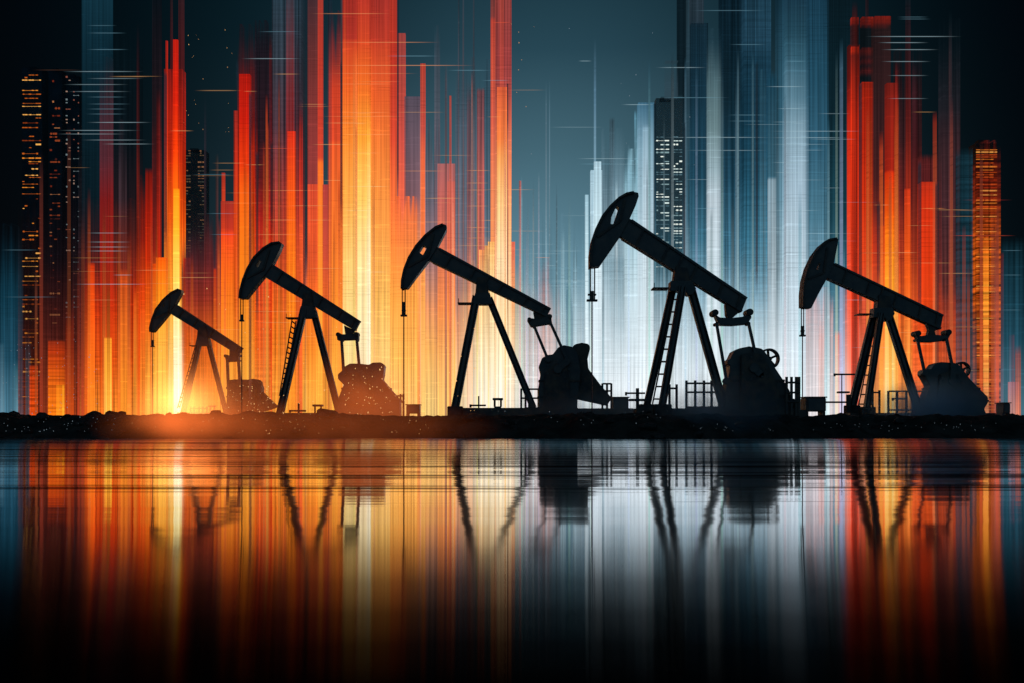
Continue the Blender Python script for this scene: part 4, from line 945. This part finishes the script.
scat(60, 130, 430, 418, 434, 42.6, 44, .25, .6); scat(22, 180, 235, 20, 135, 70, 95, .25, .55); scat(8, 510, 535, 20, 110, 70, 95, .25, .6); scat(30, 150, 345, 280, 400, 60, 90)  # specks low on the bank are glints, painted as emission
specks('sparks', emit_mat('spark_glint_glow', (255, 190, 120), 1.0), pts, 'glowing orange sparks round the left pump jacks, with painted glints on the bank')
pts = []
scat(70, 0, 100, 340, 414, 60, 95, .3, .75); scat(40, 0, 120, 417, 432, 42.6, 44, .25, .6); scat(50, 690, 1000, 423, 432, 42.6, 44, .2, .45); scat(14, 510, 700, 20, 240, 70, 95, .4, .8); scat(30, 470, 720, 410, 425, 42, 48, .25, .55)  # rows along the bank stand for glints on rubble, painted as glowing specks
specks('motes_and_glints', emit_mat('mote_glint_glow', (170, 190, 205), .45), pts, 'tiny pale motes in the air and painted glints along the bank')

def cloud(name, px, py, D, rx, ry, rz, dens, col, label, g=.4, nscale=.35, glow=0):
    bm = bmesh.new(); bmesh.ops.create_icosphere(bm, subdivisions=3, radius=1)
    me = bpy.data.meshes.new(name); bm.to_mesh(me); bm.free()
    m, nt, out = newmat(name)
    tc = nt.nodes.new('ShaderNodeTexCoord')
    ln = nt.nodes.new('ShaderNodeVectorMath'); ln.operation = 'LENGTH'; nt.links.new(tc.outputs['Object'], ln.inputs[0])
    fall = maprange(nt, ln.outputs['Value'], 0.0, .95, 1, 0, True)
    geo = nt.nodes.new('ShaderNodeNewGeometry')
    nz = nt.nodes.new('ShaderNodeTexNoise'); nz.inputs['Scale'].default_value = nscale; nz.inputs['Detail'].default_value = 3
    nt.links.new(geo.outputs['Position'], nz.inputs['Vector'])
    d = math_n(nt, 'MULTIPLY', math_n(nt, 'MULTIPLY', fall, maprange(nt, nz.outputs[0], .3, .7, .35, 1.5)), dens)
    pv = nt.nodes.new('ShaderNodeVolumePrincipled'); pv.inputs['Color'].default_value = (*col, 1); pv.inputs['Anisotropy'].default_value = g
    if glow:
        pv.inputs['Emission Color'].default_value = (1, .19, .035, 1)      # orange light on the dust haze, painted in as emission
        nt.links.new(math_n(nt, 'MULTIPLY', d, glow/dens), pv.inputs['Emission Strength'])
    nt.links.new(d, pv.inputs['Density']); nt.links.new(pv.outputs[0], out.inputs['Volume'])
    o = link(name, me, m, loc=(wx(px, D), D, wz(py, D))); o.scale = (rx, ry, rz)
    tag(o, label, kind='stuff'); return o
cloud('dust_glow', 225, 404, 75, 8.5, 5.0, 7.0, .07, (.98, .60, .30), 'dust haze with painted orange glow round the foot of the smallest pump jack', glow=.042)
cloud('dust_glow', 372, 404, 56, 4.6, 4.2, 4.2, .12, (.98, .58, .30), 'dust haze with painted orange glow veiling the reducer of the second smallest pump jack', glow=.095)
cloud('dust_glow', 186, 420, 43.5, 3.0, 2.4, 1.25, .14, (.98, .60, .28), 'small bright painted dust glow spilling over the bank below the ground glow', nscale=.5, glow=.36)
cloud('dust_glow', 200, 424, 43, 5.2, 3.6, 1.8, .12, (.98, .60, .28), 'painted orange dust glow over the bank below the smallest pump jack', nscale=.5, glow=.08)
cloud('dust_glow', 330, 427, 43, 8.5, 3.6, 1.6, .12, (.97, .5, .25), 'thin painted reddish dust glow over the bank below the second smallest pump jack', nscale=.5, glow=.05)
cloud('mist_cloud', 615, 412, 52, 8.5, 5.5, 1.5, .12, (.50, .80, 1), 'thin blue mist along the ground before the middle and largest pump jacks')
cloud('mist_cloud', 722, 412, 46.5, 3.6, 2.4, 2.2, .8, (.50, .80, 1), 'blue mist puff in front of the largest pump jack skid')
cloud('mist_cloud', 935, 410, 57, 4.8, 3.2, 2.3, .9, (.50, .80, 1), 'blue mist veiling the reducer of the rightmost pump jack')

# ------------------------------------------------------------------ sky, sun
w = bpy.data.worlds.new('World'); sc.world = w; w.use_nodes = True
nt = w.node_tree
for n_ in list(nt.nodes): nt.nodes.remove(n_)
out = nt.nodes.new('ShaderNodeOutputWorld')
sky = nt.nodes.new('ShaderNodeTexSky'); sky.sky_type = 'NISHITA'; sky.sun_disc = False
SUN_EL, SUN_AZ = math.radians(2.0), math.atan2(183-CX, F)
sky.sun_elevation = SUN_EL; sky.sun_rotation = SUN_AZ
bg1 = nt.nodes.new('ShaderNodeBackground'); bg1.inputs[1].default_value = .0001; nt.links.new(sky.outputs[0], bg1.inputs[0])
tc = nt.nodes.new('ShaderNodeTexCoord'); sp = nt.nodes.new('ShaderNodeSeparateXYZ'); nt.links.new(tc.outputs['Generated'], sp.inputs[0])
az = math_n(nt, 'ARCTAN2', sp.outputs[0], sp.outputs[1])
hor = math_n(nt, 'SQRT', math_n(nt, 'ADD', math_n(nt, 'MULTIPLY', sp.outputs[0], sp.outputs[0]), math_n(nt, 'MULTIPLY', sp.outputs[1], sp.outputs[1])))
el = math_n(nt, 'ARCTAN2', sp.outputs[2], hor)
r = nt.nodes.new('ShaderNodeValToRGB'); cr = r.color_ramp
st = [(0, (112,152,166)), (.16, (94,132,148)), (.27, (66,98,111)), (.36, (38,65,77)), (.42, (27,50,60)), (.7, (8,18,26)), (1, (3,6,10))]
while len(cr.elements) < len(st): cr.elements.new(.5)
for e, (p, c) in zip(cr.elements, st): e.position = p; e.color = (*lin(c), 1)
nt.links.new(el, r.inputs[0])
d = math_n(nt, 'DIVIDE', math_n(nt, 'SUBTRACT', az, .035), .20)
gs = math_n(nt, 'EXPONENT', math_n(nt, 'MULTIPLY', math_n(nt, 'MULTIPLY', d, d), -1.0))
d2 = math_n(nt, 'DIVIDE', az, .385)
gs2 = math_n(nt, 'EXPONENT', math_n(nt, 'MULTIPLY', math_n(nt, 'POWER', math_n(nt, 'ABSOLUTE', d2), 4.0), -1.0))
sc1 = nt.nodes.new('ShaderNodeVectorMath'); sc1.operation = 'SCALE'; nt.links.new(r.outputs[0], sc1.inputs[0]); nt.links.new(gs, sc1.inputs['Scale'])
sc2 = nt.nodes.new('ShaderNodeVectorMath'); sc2.operation = 'SCALE'; sc2.inputs[0].default_value = (.0006, .0072, .0108); nt.links.new(gs2, sc2.inputs['Scale'])
ad = nt.nodes.new('ShaderNodeVectorMath'); ad.operation = 'ADD'; nt.links.new(sc1.outputs[0], ad.inputs[0]); nt.links.new(sc2.outputs[0], ad.inputs[1])
ad2 = nt.nodes.new('ShaderNodeVectorMath'); ad2.operation = 'ADD'; nt.links.new(ad.outputs[0], ad2.inputs[0]); ad2.inputs[1].default_value = (.0002, .0008, .0018)
sc3 = nt.nodes.new('ShaderNodeVectorMath'); sc3.operation = 'SCALE'; sc3.inputs[0].default_value = (.045, .10, .145); nt.links.new(maprange(nt, sp.outputs[1], -.1, -.7, 0, 1, True), sc3.inputs['Scale'])
ad3 = nt.nodes.new('ShaderNodeVectorMath'); ad3.operation = 'ADD'; nt.links.new(ad2.outputs[0], ad3.inputs[0]); nt.links.new(sc3.outputs[0], ad3.inputs[1])
bg2 = nt.nodes.new('ShaderNodeBackground'); nt.links.new(ad3.outputs[0], bg2.inputs[0])
adds = nt.nodes.new('ShaderNodeAddShader'); nt.links.new(bg1.outputs[0], adds.inputs[0]); nt.links.new(bg2.outputs[0], adds.inputs[1]); nt.links.new(adds.outputs[0], out.inputs[0])

sl = bpy.data.lights.new('sun', 'SUN'); sl.energy = .35; sl.angle = math.radians(.6); sl.color = (1, .55, .25)
so = bpy.data.objects.new('sun', sl); COL.objects.link(so)
dirv = Vector((math.sin(SUN_AZ)*math.cos(SUN_EL), math.cos(SUN_AZ)*math.cos(SUN_EL), math.sin(SUN_EL)))
so.rotation_euler = (-dirv).to_track_quat('-Z', 'Y').to_euler(); so.location = (-30, 60, 40)

# ------------------------------------------------------------------ camera, render
cd = bpy.data.cameras.new('camera'); cam = bpy.data.objects.new('camera', cd); COL.objects.link(cam)
cd.lens = 35; cd.sensor_width = 36; cd.clip_end = 9000; cd.clip_start = .05
cam.location = (0, 0, CH); cam.rotation_euler = (math.pi/2, 0, 0); cd.shift_y = (HY-341.5)/1024
sc.camera = cam
sc.render.engine = 'CYCLES'
cy = sc.cycles
cy.transparent_max_bounces = 96; cy.max_bounces = 10; cy.diffuse_bounces = 2; cy.glossy_bounces = 3; cy.volume_bounces = 8; cy.transmission_bounces = 2
cy.use_denoising = True
try: cy.denoiser = 'OPENIMAGEDENOISE'
except Exception: pass
cy.sample_clamp_indirect = 4; cy.caustics_reflective = False; cy.caustics_refractive = False
cy.volume_step_rate = 1.5; cy.volume_max_steps = 96
vs_ = sc.view_settings; vs_.view_transform = 'Standard'; vs_.look = 'None'; vs_.exposure = 0; vs_.gamma = 1; vs_.use_curve_mapping = False
